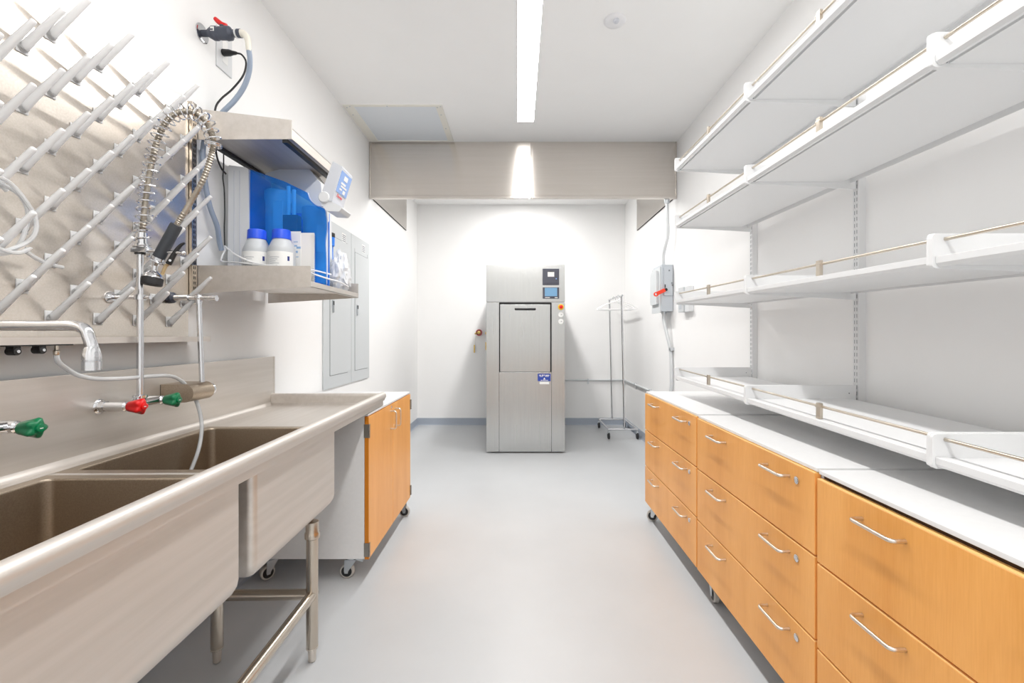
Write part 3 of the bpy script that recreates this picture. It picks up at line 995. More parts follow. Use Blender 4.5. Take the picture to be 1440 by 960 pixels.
# clear drain tube from the trough into the far basin
pts = [Vector((-1.315, yy, 1.20)), Vector((-1.316, yy + .005, 1.175))]
for u, v, Y in ((95, 519, 1.335), (112, 528, 1.37), (140, 532.5, 1.42), (180, 531.5, 1.50), (215, 528.5, 1.60), (240, 528.5, 1.69), (256, 536, 1.75), (268, 549, 1.775), (277, 566, 1.79), (283, 590, 1.80), (283, 612, 1.79), (278, 636, 1.765), (269, 660, 1.74), (262, 680, 1.72)):
    p = at(u, v, Y)
    p.x = max(p.x, -1.352)
    pts.append(p)
tb = B().tube(pts, .0068, 10, 6).build('drain_tube', 'tube_clear', None, origin=pts[0])
tag(tb, 'clear plastic drain tube curving from the rack trough into the sink', 'tube')

# clear tubing coil hanging on the pegs at the left edge
pts = []
cy_, cz_ = 1.165, 1.555
for i in range(0, 66):
    a = 2 * PI * i / 24 + 1.0
    rr = .092 + .006 * math.sin(i * .9)
    pts.append((-1.335 + .0007 * i - .02, cy_ + .045 + rr * .95 * math.cos(a) - .05, cz_ + rr * math.sin(a)))
pts += [(-1.315, 1.215, 1.475), (-1.32, 1.27, 1.452), (-1.325, 1.325, 1.447)]
tb = B().tube(pts, .0055, 8, 2).build('tubing_coil', 'tube_clear', None, origin=(-1.34, cy_, cz_))
tag(tb, 'coil of clear plastic tubing hanging on the pegs at the left edge', 'tubing')


# ------------------------------------------------------------------ faucets
def lobed_handle(parent, p, m, n=5):
    """five-lobed tapered plastic handle along +x with a cap disc"""
    b = B()
    loops = []
    for d, r, amp in ((0, .0145, 0), (.003, .017, .02), (.02, .0205, .10), (.036, .0235, .17), (.042, .0225, .17), (.046, .018, .12), (.047, .012, 0)):
        lp = []
        for i in range(40):
            a = 2 * PI * i / 40
            rr = r * (1 + amp * math.cos(n * a + .3))
            lp.append(Vector((p[0] + d, p[1] + rr * math.cos(a), p[2] + rr * math.sin(a))))
        loops.append(lp)
    b.ring_loft(loops)
    h = b.build('handle', m, parent, angle=50)
    c = B().lathe((p[0] + .046, p[1], p[2]), (1, 0, 0), [(0, .0105), (.005, .0105), (.006, .009), (.006, 0)], 18).build('handle_cap', m, h)
    B().box(p[0] + .0518, p[0] + .0526, p[1] - .004, p[1] + .004, p[2] - .001, p[2] + .001).build('cap_mark', 'paper', h)
    return h


def valve_stub(parent, y, z, xw, xh):
    B().lathe((xw, y, z), (1, 0, 0), [(0, .029), (.003, .029), (.010, .024), (.014, .017), (.016, .0165)], 20).build('wall_flange', 'chrome', parent)
    B().lathe((xw + .012, y, z), (1, 0, 0), [(0, .0185), (.018, .0185), (.018, .013), (.02, .0125)], 6).build('hex_nut', 'chrome', parent)
    B().lathe((xw + .028, y, z), (1, 0, 0), [(0, .0155), (xh - xw - .04, .0155), (xh - xw - .036, .012), (xh - xw - .027, .012)], 18).build('valve_stem', 'chrome', parent)


XW = -1.366
ZF = 1.018
# pre-rinse spray faucet
ry = 1.545
rx = (197 - VX) * ry / F
ya_, yb_ = 1.478, 1.63
t = thing('spray_faucet', 'tall pre-rinse spray faucet with a coiled spring hose and red and green handles', 'faucet', (XW, ry, ZF))
for yy, m in ((ya_, 'red'), (yb_, 'green')):
    valve_stub(t, yy, ZF, XW, -1.260)
    lobed_handle(t, (-1.262, yy, ZF), m)
b = B()
b.cyl((rx, ya_, ZF), (rx, yb_, ZF), .0135, 18)
b.lathe((rx, ry, ZF), (0, 0, 1), [(0, .017), (.016, .017), (.02, .021), (.028, .021), (.031, .013)], 20)
b.build('mixer_body', 'chrome', t)
p_top = Vector((rx, ry, 1.545))
B().cyl((rx, ry, ZF + .02), p_top, .0102, 18).build('riser_pipe', 'chrome', t)
hose_px = ((198.5, 352), (200, 330), (203, 299), (208, 261), (214, 227), (222, 196), (234, 171), (250, 158.5), (269, 157), (287, 167.5), (297.5, 187), (300, 204), (295, 226), (286, 252), (270, 281), (253, 309), (246, 321))
hose = [at(u, v, ry) for u, v in hose_px]
hp = smooth_path(hose, 14)
b = B()
fr = frames(hp)
loops = []
for i, (p, (e1, e2)) in enumerate(zip(hp, fr)):
    r_ = .0102 if i % 2 else .0080
    loops.append([p + (e1 * math.cos(2 * PI * q / 10) + e2 * math.sin(2 * PI * q / 10)) * r_ for q in range(10)])
b.ring_loft(loops)
b.build('flexible_hose', 'hose_braid', t)
# spring coil around the hose from the riser to just past the bend
n_end = 14 * 11
cum = [0.0]
for i in range(1, n_end):
    cum.append(cum[-1] + (hp[i] - hp[i - 1]).length)
tot = cum[-1]
turns = 27
pts = []
nn_ = turns * 14
j = 0
for i in range(nn_ + 1):
    s = tot * i / nn_
    while j < len(cum) - 2 and cum[j + 1] < s:
        j += 1
    f = (s - cum[j]) / max(cum[j + 1] - cum[j], 1e-6)
    p = hp[j].lerp(hp[j + 1], f)
    e1, e2 = fr[j]
    a = 2 * PI * i / 14
    pts.append(p + (e1 * math.cos(a) + e2 * math.sin(a)) * .0235)
B().tube(pts, .0026, 6, 0).build('spring_coil', 'chrome', t)
b = B()
for a in (hp[n_end - 1],):
    tdir = (hp[n_end] - hp[n_end - 3]).normalized()
    for off in (0, .006):
        c0 = a + tdir * off
        e1, e2 = fr[n_end]
        ring = [c0 + (e1 * math.cos(2 * PI * i / 20) + e2 * math.sin(2 * PI * i / 20)) * .0235 for i in range(21)]
        b.tube(ring, .0026, 6, 0)
b.build('spring_end', 'chrome', t)
c0 = at(199, 343, ry)
B().lathe(c0 - Vector((0, 0, .012)), (0, 0, 1), [(0, .0165), (.0, .021), (.012, .021), (.012, .0165), (.05, .016), (.052, .012)], 20).build('riser_collar', 'chrome', t)
# wall brackets
zb1 = H + (VY - 418) * ry / F
b = B()
b.lathe((BX, ry, zb1), (1, 0, 0), [(0, .021), (.004, .021), (.01, .016), (.016, .012)], 20)
b.cyl((BX + .01, ry, zb1), (rx + .035, ry, zb1), .0062, 12)
b.lathe((rx, ry, zb1 - .009), (0, 0, 1), [(0, .017), (.018, .017)], 18)
b.build('wall_bracket', 'chrome', t)
zb2 = H + (VY - 351) * ry / F
b = B()
b.cyl((rx - .02, ry, zb2), (rx + .15, ry - .005, zb2 - .012), .0062, 12)
b.box(rx - .024, rx + .03, ry - .014, ry + .014, zb2 - .011, zb2 + .009, .003)
b.sphere((rx + .15, ry - .005, zb2 - .012), .008)
b.build('hose_hook', 'chrome', t)
B().lathe((rx, ry, zb2 - .016), (0, 0, 1), [(0, .0155), (.005, .0155)], 16).build('gasket_ring', 'black', t)
# spray gun
yg = ry - .005
g0, g1 = at(248.5, 316, yg), at(221, 366, yg)
gd = (g1 - g0).normalized()
gl = (g1 - g0).length
g = B().lathe(g0, gd, [(.012, .010), (0, .0125), (0, .0175), (.006, .0185), (gl, .0185), (gl, .012)], 22, caps=False).build('spray_grip', 'grip', t)
b = B()
b.lathe(g1, gd, [(-.012, .0195), (.0, .0195), (.004, .013), (.018, .011), (.018, 0)], 20)
ring = []
c0 = g1 + gd * .002
e1 = gd.cross(Vector((0, 1, 0))).normalized()
e2 = Vector((0, 1, 0))
for i in range(25):
    a = 2 * PI * i / 24
    ring.append(c0 + gd * .006 * math.cos(a) * 0 + (e1 * math.cos(a) * .030 + e2 * math.sin(a) * .024))
b.tube(ring, .003, 8, 0)
b.build('hold_ring', 'chrome', g)
hc = at(215.5, 387, yg)
hd = Vector((-.10, -.12, -1)).normalized()
neck0 = g1 + gd * .012
B().cyl(neck0, hc, .0095, 14).lathe(hc - hd * .016, hd, [(0, .010), (.006, .017), (.014, .0245), (.022, .0285), (.026, .029), (.026, 0)], 24).build('spray_head', 'chrome', g)
B().lathe(hc + hd * .008, hd, [(0, .0285), (.002, .031), (.022, .0305), (.026, .028), (.026, .02), (.022, 0)], 24, caps=False).build('rubber_bumper', 'rubber', g)
l0, l1, l2 = at(237, 371, yg), at(247, 354, yg), at(260, 341.5, yg)
b = B()
b.tube([l0, l1, at(254, 345, yg), l2], .008, 10, 5, radii=lambda q: .0095 - .006 * q)
b.build('trigger_lever', 'black', g)
B().tube([at(228, 386, yg), at(233, 374, yg), l0], .0055, 8, 3).build('lever_rod', mat('tan_rod', srgb(196, 170, 128), 0.4), g)
B().cyl(at(239, 366, yg - .012), at(239, 366, yg + .012), .004, 10).build('pivot_pin', 'chrome', g)

# deck faucet with swing spout at the left edge
fy = 1.055
fx = -1.285
t = thing('swing_spout_faucet', 'chrome swing-spout faucet with a green handle at the left edge', 'faucet', (XW, fy, ZF))
for yy, m in ((1.149, 'green'), (.96, 'red')):
    valve_stub(t, yy, ZF, -1.36, -1.252)
    lobed_handle(t, (-1.254, yy, ZF - .003), m)
B().cyl((fx, .96, ZF), (fx, 1.149, ZF), .0145, 18).lathe((fx, fy, ZF), (0, 0, 1), [(0, .017), (.02, .017), (.024, .021), (.034, .021), (.037, .013)], 20).build('mixer_body', 'chrome', t)
zs = H + (VY - 458.5) * fy / F
tip = at(129, 490, fy)
pts = [(fx, fy, ZF + .03), (fx, fy, zs - .06), (fx + .012, fy, zs - .018), (fx + .05, fy, zs), (-1.10, fy, zs + .001), (-1.03, fy, zs + .001), (-1.003, fy, zs - .008), (tip.x - .006, fy, zs - .028), (tip.x, fy, tip.z + .005), (tip.x, fy, tip.z)]
B().tube(pts, .0122, 16, 6).build('spout', 'chrome', t)
B().lathe((tip.x, fy, tip.z + .004), (0, 0, -1), [(0, .0128), (.004, .0145), (.018, .0178), (.030, .0180), (.031, .0168), (.033, .0168), (.034, .0182), (.054, .0182), (.054, .013), (.048, 0)], 20).build('aerator', 'chrome', t)

# pure water tap with steel housing
ys0, ys1 = 1.733, 1.855
xa, xb = -1.366, -1.235
z0_, z1_ = .993, 1.062
t = thing('pure_water_tap', 'steel round-nosed wall housing with a vertical pipe right of the spray faucet', 'tap', (XW, 1.8, z0_))
rr = (z1_ - z0_) / 2
prof = [(xa, z0_)] + [(xb - rr + rr * math.cos(a), z0_ + rr + rr * math.sin(a)) for a in [(-PI / 2 + PI * i / 14) for i in range(15)]] + [(xa, z1_)]
B().prism(prof, 'y', ys0, ys1).build('housing', 'steel_basin', t)
B().box(xa - .001, xa + .006, ys0 - .0015, ys0 + .001, z0_ + .002, z1_ - .002).build('shadow_gap', 'black', t)
b = B()
b.cyl((xb - rr, ys1, z0_ + rr), (xb - rr, ys1 + .02, z0_ + rr), .028, 18)
b.build('outlet_collar', 'chrome', t)
pb_, pt_ = at(284, 537, 1.80), at(279.5, 424, 1.80)
B().cyl(pb_, pt_, .0095, 16).build('riser_pipe', 'chrome', t)
zt_ = H + (VY - 418.5) * 1.80 / F
b = B()
b.cyl((BX + .03, 1.80, zt_), (-1.195, 1.80, zt_ - .002), .0085, 14)
b.cyl((BX + .03, 1.80, zt_), (BX + .085, 1.80, zt_), .0125, 14)
b.cyl((-1.215, 1.80, zt_ - .002), (-1.19, 1.80, zt_ - .002), .0115, 14)
b.lathe((pt_.x, 1.80, zt_ - .022), (0, 0, 1), [(0, .0125), (.035, .0125), (.036, .006)], 16)
b.sphere((pt_.x, 1.80, zt_), .0145)
b.build('cross_pipe', 'chrome', t)
B().lathe((BX, 1.80, zt_), (1, 0, 0), [(0, .018), (.006, .023), (.024, .021), (.032, .012)], 18).build('rubber_foot', 'pvc', t)

# ------------------------------------------------------------------ slotted standard and steel shelves left wall
t = thing('steel_upright', 'slotted steel wall upright beside the drying rack', 'upright', (XL, 1.935, 1.35))
ux = -1.372
B().box(XL + .0005, ux, 1.9165, 1.946, 1.38, 2.235).build('channel', 'steel_tube', t, smooth=False)
b = B()
for kk in range(38):
    zz = 1.40 + kk * .0216
    for oy in (1.9275, 1.936):
        b.box(ux - .001, ux + .0006, oy - .0016, oy + .0016, zz, zz + .0125)
tag(b.build('slots', 'dark_gap', t, smooth=False), kind='stuff')

# upper shelf
sy0, sy1 = 1.951, 2.545
t = thing('steel_shelf', 'upper stainless steel wall shelf above the blue water purifier', 'shelf', (-1.2, 2.25, 2.09), 'steel shelves on the left wall')
fxu = -.969
for yy in (sy0, sy1 - .003):
    B().prism([(-1.388, 2.088), (fxu, 2.09), (fxu, 2.172), (-1.388, 2.222)], 'y', yy, yy + .003).build('end_panel', 'steel', t, smooth=False)
B().box(-1.358, fxu - .022, sy0 + .003, sy1 - .003, 2.092, 2.0945).build('deck', 'steel', t, smooth=False)
B().box(fxu - .004, fxu, sy0 + .003, sy1 - .003, 2.09, 2.137).box(fxu - .012, fxu, sy0 + .003, sy1 - .003, 2.1345, 2.137).box(fxu - .018, fxu, sy0 + .003, sy1 - .003, 2.09, 2.0915).build('front_lip', 'steel', t, smooth=False)
B().box(fxu - .042, fxu - .020, sy0 + .004, sy1 - .004, 2.076, 2.0918).build('lip_gap_shade', 'black', t, smooth=False)  # black strip stands in for the dark gap between lip and deck
B().box(-1.348, -1.322, sy0 + .05, sy1 - .004, 2.078, 2.0918).build('rear_channel', 'black', t, smooth=False)

# lower shelf
t = thing('steel_shelf', 'lower stainless steel wall shelf carrying the blue water purifier', 'shelf', (-1.15, 2.25, 1.457), 'steel shelves on the left wall')
fxl = -.887
B().prism([(-1.388, 1.427), (fxl, 1.457), (fxl, 1.5435), (fxl - .003, 1.5465), (-1.388, 1.549)], 'y', sy0, sy0 + .003).build('end_panel', 'steel', t, smooth=False)
B().prism([(-1.388, 1.427), (fxl, 1.457), (fxl, 1.536), (-1.388, 1.549)], 'y', sy1 - .014, sy1 - .011).build('end_panel', 'steel', t, smooth=False)
B().box(-1.358, fxl - .004, sy0 + .003, sy1 - .014, 1.4785, 1.481).build('deck', 'steel', t, smooth=False)
B().box(fxl - .004, fxl, sy0 + .003, sy1 - .011, 1.457, 1.4815).box(fxl - .02, fxl, sy0 + .003, sy1 - .011, 1.457, 1.4585).build('front_lip', 'steel', t, smooth=False)
B().box(fxl - .032, fxl - .022, sy0 + .004, sy1 - .016, 1.4705, 1.4785).build('lip_gap_shade', 'black', t, smooth=False)  # same painted dark gap as behind the upper shelf's lip

# ------------------------------------------------------------------ water purifier
DZK = 1.481
py0, py1 = 2.12, 2.44
t = thing('water_purifier', 'blue translucent laboratory water purifier standing on the steel shelf', 'water purifier', (-1.12, 2.28, DZK))


def pp(u, v, Y=2.12):
    p = at(u, v, Y)
    return (p.x, p.z)


back = [(pp(320.5, 402)[0], DZK), (pp(352, 402)[0], DZK), pp(350, 238), pp(346, 235.5), pp(322, 232.5)]
B().prism(rpoly(back, .006), 'y', py0 - .004, py1).build('rear_housing', 'off_white', t)
b = B()
for u in (330, 338):
    p = pp(u, 240)
    b.box(p[0] - .002, p[0] + .002, py0 - .006, py0 - .004, DZK + .01, p[1])
b.build('housing_rib', 'device', t)
B().prism([(pp(352, 0)[0], py0 + .012), (pp(452, 0)[0], py0 + .012), (pp(452, 0)[0] - .075, 2.30), (pp(352, 0)[0], 2.30)], 'z', DZK, DZK + .012).build('base_tray', 'blue_filter', t)
# internal chassis behind the cover
B().box(pp(351, 0)[0] + .006, pp(440, 0)[0], 2.30, 2.31, DZK + .012, pp(0, 285)[1]).build('chassis_plate', 'blue_filter', t)
x_, z_ = pp(376, 345)
B().lathe((x_, 2.215, DZK + .012), (0, 0, 1), [(0, .05), (.06, .055), (.40, .055), (.41, .06), (.45, .06), (.46, .045)], 22).build('cartridge', 'off_white', t)
x_, z_ = pp(431, 345)
B().lathe((x_, 2.215, DZK + .012), (0, 0, 1), [(0, .05), (.06, .056), (.31, .056), (.32, .061), (.37, .061), (.375, .05)], 22).build('cartridge', 'off_white', t)
for u, v0 in ((398, 257), (406, 262)):
    x_, z_ = pp(u, v0)
    B().cyl((x_, 2.17, DZK + .012), (x_, 2.17, z_), .009, 12).build('inner_pipe', 'peg', t)
x_, z_ = pp(389, 281)
B().box(x_ - .022, x_ + .022, 2.13, 2.136, pp(0, 322)[1], z_).build('inner_label', 'paper', t)
x_, z_ = pp(406, 301)
B().box(x_ - .035, x_ + .035, 2.133, 2.17, pp(0, 330)[1], z_).build('pump_block', 'dark_grey', t)
x_, z_ = pp(450, 315)
B().box(x_ - .02, x_ + .018, 2.13, 2.135, pp(0, 354)[1], z_).build('inner_label', 'paper', t)
prof = [(pp(350.5, 0)[0], DZK + .002), (pp(459, 0)[0], DZK + .002), pp(459, 360), pp(458, 340), pp(460.5, 318), pp(457, 293), pp(447, 289.5), pp(438, 283), pp(433, 271), pp(400, 255), pp(352, 238)]
prof = rpoly(prof, [.004, .01, .02, .02, .02, .01, .02, .02, .012, .01, .006])
far = []
xr_ = pp(352, 0)[0]
for (px_, pz_) in prof:
    f_ = (px_ - xr_) / (-.885 - xr_)
    far.append(Vector((px_ - max(f_, 0) * .075, 2.30, pz_)))
cv = B().ring_loft([[Vector((a_, py0, c_)) for a_, c_ in prof], far], True, False).build('side_cover', 'blue_clear', t)
B().tube([at(433, 271, 2.117), at(437, 281, 2.117), at(446, 289, 2.117), at(457, 293, 2.117), at(460.5, 318, 2.117), at(458.5, 340, 2.117), at(459.5, 365, 2.117), at(459.5, 399, 2.117)], .0025, 6, 5).build('cover_edge', clear('pale_edge', (.55, .68, .95, 1), .8), cv)
white_body = [pp(372, 243, 2.31), pp(427, 228, 2.31), pp(451, 258, 2.31), pp(452, 292, 2.31), (pp(455, 0, 2.31)[0], DZK + .03), (pp(375, 0, 2.31)[0], DZK + .03)]
B().prism(rpoly(white_body, .01), 'y', 2.315, py1 - .01).build('inner_housing', 'off_white', t)
# display head on its pivot
hy0, hy1 = 2.035, 2.165


def hh(u, v): return pp(u, v, hy0)


arm = B().lathe((hh(455.5, 0)[0], hy0 - .004, hh(0, 277)[1]), (0, 1, 0), [(0, 0), (0, .022), (.004, .0255), (.145, .0255), (.15, .02)], 24).prism(rpoly([hh(450, 270), hh(462, 270), hh(466, 283), hh(480.5, 291), hh(476, 297), hh(458, 296), hh(449, 284)], .006), 'y', hy0 + .006, hy1 - .01)
arm.box(hh(449, 0)[0] - .02, hh(455, 0)[0], hy1 - .03, hy1 + .01, hh(0, 285)[1], hh(0, 270)[1], .004)
arm.build('pivot_arm', 'off_white', t)
hprof = rpoly([hh(468, 226.5), hh(481.5, 233.5), hh(466.5, 283), hh(457, 281), hh(453, 268)], .007)
hd_ = B().prism(hprof, 'y', hy0, hy1).build('display_head', 'device', t)
pa2, pb2 = Vector((hh(481.2, 0)[0], 0, hh(0, 236)[1])), Vector((hh(467.2, 0)[0], 0, hh(0, 281)[1]))
sl = (pb2 - pa2).normalized()
nr = Vector((-sl.z, 0, sl.x))
if nr.x < 0:
    nr = -nr


def face_quad(b, s0, s1, y0, y1, lift=.0008, th=.001):
    Lh = (pb2 - pa2).length
    a0, a1 = pa2 + sl * Lh * s0, pa2 + sl * Lh * s1
    lo = [a0 + nr * (lift - th), a1 + nr * (lift - th)]
    hi = [a1 + nr * lift, a0 + nr * lift]
    b.prism([(q.x, q.z) for q in lo + hi], 'y', y0, y1)


b = B()
face_quad(b, .06, .70, hy0 + .008, hy1 - .006, .0015, .003)
kp = b.build('keypad', 'device_blue', hd_)
b = B()
face_quad(b, .14, .28, hy0 + .045, hy1 - .045, .0026, .002)
face_quad(b, .36, .42, hy0 + .03, hy1 - .05, .0026, .002)
face_quad(b, .45, .50, hy0 + .035, hy1 - .03, .0026, .002)
face_quad(b, .55, .60, hy0 + .03, hy0 + .055, .0026, .002)
face_quad(b, .55, .66, hy0 + .07, hy1 - .035, .0026, .002)
b.build('key', 'paper', hd_, smooth=False)
# red maker's name under the keypad
cu = bpy.data.curves.new('maker_name', 'FONT')
cu.body = 'Thermo'
cu.size = .019
cu.shear = .25
cu.align_x = 'CENTER'
cu.align_y = 'CENTER'
cu.extrude = .0004
cu.materials.append(M['red'])
tmp = bpy.data.objects.new('maker_name', cu)
C.objects.link(tmp)
Lh = (pb2 - pa2).length
ctr = pa2 + sl * Lh * .80 + nr * .0022
ex = Vector((0, 1, 0))
ez = nr
eyv = ez.cross(ex)
mw = Matrix(((ex.x, eyv.x, ez.x, ctr.x), (ex.y, eyv.y, ez.y, (hy0 + hy1) / 2 - .012), (ex.z, eyv.z, ez.z, ctr.z), (0, 0, 0, 1)))
dg = bpy.context.evaluated_depsgraph_get()
me = bpy.data.meshes.new_from_object(tmp.evaluated_get(dg))
bpy.data.objects.remove(tmp)
me.transform(local_matrix(hd_).inverted() @ mw)
o = bpy.data.objects.new('maker_name', me)
C.objects.link(o)
o.parent = hd_

# bottles
for (u, lab, yb_) in ((361.5, 'white chemical bottle with a blue cap, left of the pair on the steel shelf', 2.035), (396, 'white bottle with a blue cap, right of the pair by the spiral pad', 2.035)):
    c = at(u, 374, yb_)
    t = thing('reagent_bottle', lab, 'bottle', (c.x, c.y, DZK), 'bottles on the steel shelf')
    rb = .0575
    B().lathe((c.x, c.y, DZK), (0, 0, 1), [(0, rb - .004), (.004, rb), (.145, rb), (.165, rb - .008), (.185, .041), (.19, .037), (.20, .037)], 28).build('bottle_body', 'bottle', t)
    prof = []
    b = B()
    loops = []
    for d, r in ((0, .0365), (.002, .0392), (.040, .0375), (.044, .034), (.0445, .001)):
        loops.append([Vector((c.x, c.y, DZK + .194 + d)) + Vector((math.cos(2 * PI * i / 48), math.sin(2 * PI * i / 48), 0)) * (r * (1 + (.015 if (i % 4 < 2 and 0.001 < d < .036) else 0))) for i in range(48)])
    b.ring_loft(loops)
    b.build('screw_cap', 'blue_cap', t)
    # wrapped paper label with printed lines
    def wrap(a0, a1, z0, z1, rr, name, m, par):
        bb = B()
        n = 10
        lo, hi = [], []
        ring = []
        for i in range(n + 1):
            a = a0 + (a1 - a0) * i / n
            ring.append((math.cos(a) * rr, math.sin(a) * rr))
        vs0 = [bb.bm.verts.new((c.x + x, c.y + y, DZK + z0)) for x, y in ring]
        vs1 = [bb.bm.verts.new((c.x + x, c.y + y, DZK + z1)) for x, y in ring]
        for i in range(n):
            bb.bm.faces.new((vs0[i], vs0[i + 1], vs1[i + 1], vs1[i]))
        return bb.build(name, m, par)
    lb = wrap(-PI * .83, -PI * .06, .02, .135, rb + .0006, 'paper_label', 'label', t)
    wrap(-PI * .67, -PI * .665, .03, .118, rb + .001, 'label_rule', 'ink', lb)
    for q in range(5):
        wrap(-PI * .63, -PI * (.40 + .04 * (q % 3)), .108 - q * .009, .1095 - q * .009, rb + .001, 'label_print', 'ink', lb)
    wrap(-PI * .22, -PI * .17, .095, .115, rb + .001, 'hazard_mark', 'ink_blue', lb)

# spiral pad
yp = 2.104
t = thing('spiral_pad', 'white spiral-bound pad propped upright on the steel shelf', 'notepad', ((at(418, 0, yp)).x, yp, DZK))
xl, xr = at(398, 0, yp).x, at(442, 0, yp).x
zt_ = at(0, 327.5, yp).z
B().box(xl, xr, yp - .005, yp + .005, DZK, zt_, .001).build('pad_pages', 'paper', t)
B().box(xl - .012, at(424, 0, yp).x, yp - .0075, yp - .0052, DZK + .03, zt_ + .006).build('loose_sheet', 'label', t)
b = B()
for (u0, v0, u1, v1) in ((414, 340, 420, 341), (415, 345, 419, 347), (418, 350, 424, 347), (417, 353, 420, 356), (413, 361, 421, 362)):
    p_, q_ = at(u0, v0, yp), at(u1, v1, yp)
    b.box(min(p_.x, q_.x), max(p_.x, q_.x), yp - .0079, yp - .0075, min(p_.z, q_.z), max(p_.z, q_.z))
b.build('pad_print', mat('pale_blue_print', srgb(150, 185, 222), .7), t, smooth=False)
n = 24
for i in range(n):
    zz = DZK + .012 + (zt_ - DZK - .024) * i / (n - 1)
    ring = [(xr - .003 + .0055 * math.cos(a), yp + .0085 * math.sin(a), zz + .0008 * math.sin(a * .5)) for a in [2 * PI * q / 10 for q in range(11)]]
    B().tube(ring, .0011, 5, 0).build('binding_ring', 'paper', t)

# blue filter housing behind the purifier
c = at(463.5, 340, 2.478)
t = thing('filter_housing', 'small blue filter canister with a black cap behind the purifier', 'filter', (c.x, c.y, DZK))
B().lathe((c.x, c.y, DZK), (0, 0, 1), [(0, .016), (.14, .019), (.25, .019), (.255, .026), (.30, .027), (.302, .0)], 20).build('canister', 'blue_filter', t)
B().lathe((c.x, c.y, DZK + .302), (0, 0, 1), [(0, .028), (.02, .028), (.024, .02), (.024, 0)], 20).build('canister_cap', 'black', t)

# crumpled clear bag
random.seed(11)
c = at(474, 376, 2.40)
b = B()
res = bmesh.ops.create_icosphere(b.bm, subdivisions=4, radius=1)
import mathutils.noise as mn
for v in res['verts']:
    n_ = v.co.normalized()
    q = mn.noise(n_ * 2.1 + Vector((3, 1, 2))) * .35 + abs(mn.noise(n_ * 4.7)) * .32 - abs(mn.noise(n_ * 8.0 + Vector((1, 5, 2)))) * .22
    rr_b = 1 + q
    zz = DZK + .105 + n_.z * rr_b * .105
    v.co = Vector((-.945 + n_.x * rr_b * .043 * (1.15 - n_.z * .35), 2.42 + n_.y * rr_b * .05, max(zz, DZK + .001)))
bag = b.build('plastic_bag', 'bag', None, origin=(-.945, 2.42, DZK), angle=20)
tag(bag, 'crumpled clear plastic bag at the far end of the steel shelf', 'bag')

# white tubing looping over the lower shelf
pts = [at(u, v, Y) for u, v, Y in ((466, 386, 2.13), (444, 380.5, 2.085), (425, 377, 1.975), (395, 374.5, 1.965), (360, 370, 1.967), (335, 360, 1.975), (322, 351, 2.03), (316, 346, 2.08), (310, 352, 2.09), (307, 361, 2.07), (313, 367.5, 2.02), (335, 369, 1.975), (370, 373.2, 1.964), (400, 375.5, 1.961), (430, 381, 1.964), (442, 385.5, 2.05), (462, 392, 2.10), (474, 395, 2.2), (483, 399, 2.30), (490, 403, 2.37))]
for p in pts:
    p.x = max(p.x, -1.345)
    p.z = max(p.z, DZK + .0045)
tb = B().tube(pts, .0037, 8, 6).build('white_tubing', 'peg', None, origin=pts[0])
tag(tb, 'thin white tubing looped around the bottles on the steel shelf', 'tubing')

# ------------------------------------------------------------------ ball valve, hose, socket and cord high on the left wall
vy = 2.018
vz = H + (VY - 47) * vy / F


def vx(u): return (u - VX) * vy / F


t = thing('ball_valve', 'dark grey plastic ball valve with a red lever high on the left wall', 'valve', (XL, vy, vz))
B().lathe((XL, vy, vz), (1, 0, 0), [(0, .041), (.003, .040), (.006, .032), (.006, 0)], 26).build('escutcheon', 'chrome', t)
B().lathe((XL + .004, vy, vz), (1, 0, 0), [(0, .014), (vx(291) - XL, .014), (vx(294) - XL, .020), (vx(297) - XL, .025), (vx(299) - XL, .029), (vx(304) - XL, .029), (vx(305) - XL, .026), (vx(308) - XL, .026), (vx(308.2) - XL, .027), (vx(317) - XL, .027), (vx(317.5) - XL, .030), (vx(323) - XL, .028), (vx(325) - XL, .019), (vx(326) - XL, .0155), (vx(332) - XL, .0155), (vx(333) - XL, .018), (vx(337.5) - XL, .018), (vx(337.5) - XL, 0)], 24).build('valve_body', 'pvc', t)
for u in (324.5, 332.5):
    B().lathe((vx(u), vy, vz), (1, 0, 0), [(-.004, .0165), (-.003, .0195), (.002, .0195), (.003, .0165)], 20).build('white_ring', 'peg', t)
B().box(vx(301.5), vx(306.5), vy - .0285, vy - .0265, vz - .006, vz + .012).build('rating_label', 'label', t)
st = B().lathe((vx(313), vy, vz + .02), (0, 0, 1), [(0, .012), (.014, .012), (.016, .009)], 14).build('valve_stem', 'pvc', t)
b = B()
b.tube([(vx(318.5), vy, vz + .034), (vx(312), vy, vz + .041), (vx(306), vy, vz + .055), (vx(302.5), vy, vz + .066)], .009, 12, 5, radii=lambda q: .0085 + .002 * math.sin(q * PI))
b.build('lever', 'red', t)
pts = [(vx(337), vy, vz), (vx(342), vy, vz - .001), (vx(346), vy, vz - .012), (vx(348.5), vy, vz - .03), (vx(349.5), vy, vz - .06), (vx(349.8), vy, vz - .078)]
B().tube(pts, .0125, 14, 4, radii=lambda q: .0165 - .006 * q).build('hose_elbow', 'cream', t)

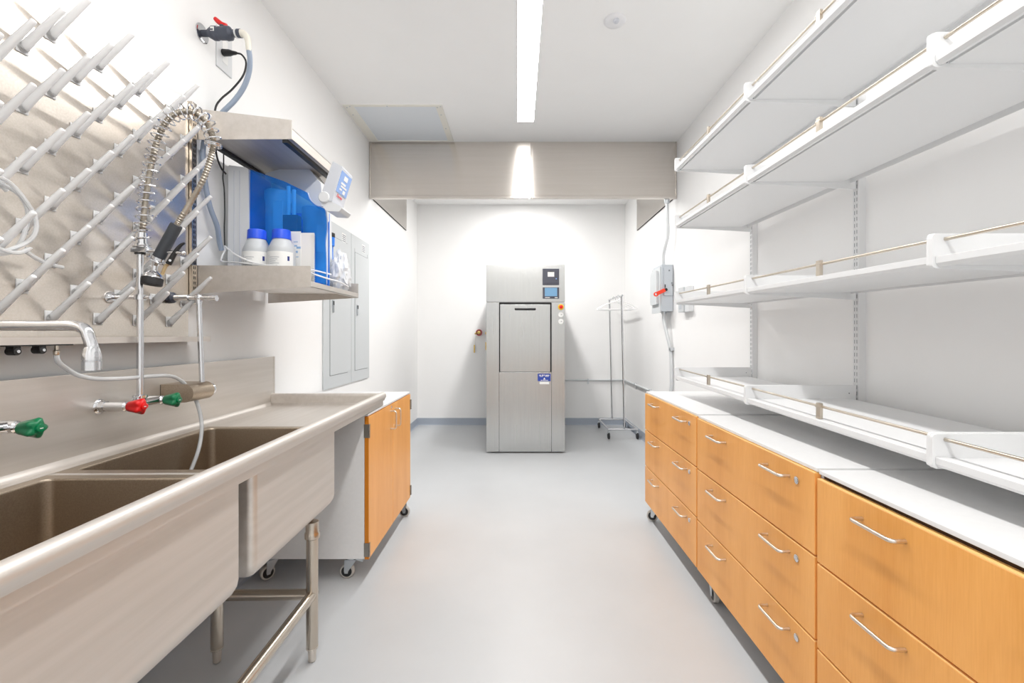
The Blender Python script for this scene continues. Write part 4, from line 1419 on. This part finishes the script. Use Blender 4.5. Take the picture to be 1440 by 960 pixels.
hs = [Vector((vx(349.8), vy, vz - .07))] + [at(u, v, Y) for u, v, Y in ((351.5, 84, 2.03), (350, 102, 2.045), (343, 122, 2.05), (330, 141, 2.045), (315, 156, 2.03), (301, 172, 2.02), (290, 190, 2.005), (285.5, 210, 1.995), (285.5, 235, 1.995), (289, 260, 2.0), (295, 290, 2.02), (305, 317, 2.05), (316, 340, 2.085), (322, 352, 2.10))]
for p in hs:
    p.x = max(p.x, -1.383)
hs[-1].x = hs[-2].x = -1.366
hz_list = hs
tb = B().tube(hs, .0108, 12, 6).build('supply_hose', 'hose_grey', None, origin=hs[0])
tag(tb, 'blue-grey water hose dropping from the ball valve behind the steel shelves', 'hose')

t = thing('wall_socket', 'white wall socket plate behind the black plug', 'socket', (XL, 2.16, 2.59))
oy = 2.165
B().box(XL, XL + .007, oy - .057, oy + .057, 2.50, 2.69, .003).build('cover_plate', 'off_white', t)
B().box(XL + .007, XL + .009, oy - .02, oy + .02, 2.54, 2.65, .001).build('socket_face', 'label', t)
t = thing('power_cord', 'black power cord plugged into the wall socket high on the left', 'cord', (XL, 2.16, 2.55))
pz = H + (VY - 74) * 2.15 / F
B().lathe((XL + .009, 2.15, pz), (1, 0, -.03), [(0, .016), (.030, .015), (.045, .010), (.058, .008), (.066, .005)], 14).build('plug', 'black', t)
pts = [Vector((XL + .07, 2.15, pz - .002))] + [at(u, v, Y) for u, v, Y in ((340, 77, 2.15), (346, 88, 2.15), (342, 106, 2.14), (327, 125, 2.12), (311, 139, 2.09), (303, 152, 2.07), (302, 175, 2.062), (302.5, 200, 2.062), (305, 220, 2.07), (311, 236, 2.085), (318, 245, 2.10))]
for p in pts:
    p.x = max(p.x, -1.393)
B().tube(pts, .0042, 8, 6).build('cord', 'rubber', t)
pts = [at(u, v, Y) for u, v, Y in ((316, 217, 2.10), (317, 235, 2.10), (315, 250, 2.095), (319, 268, 2.105), (320, 300, 2.108), (318.5, 320, 2.105), (320, 345, 2.108))]
for p in pts:
    p.x = max(p.x, -1.393)
    p.x = min(p.x, -1.357)
tb = B().tube(pts, .0028, 8, 6).build('thin_cable', 'rubber', None, origin=pts[0])
tag(tb, 'thin black cable hanging behind the water purifier', 'cable')
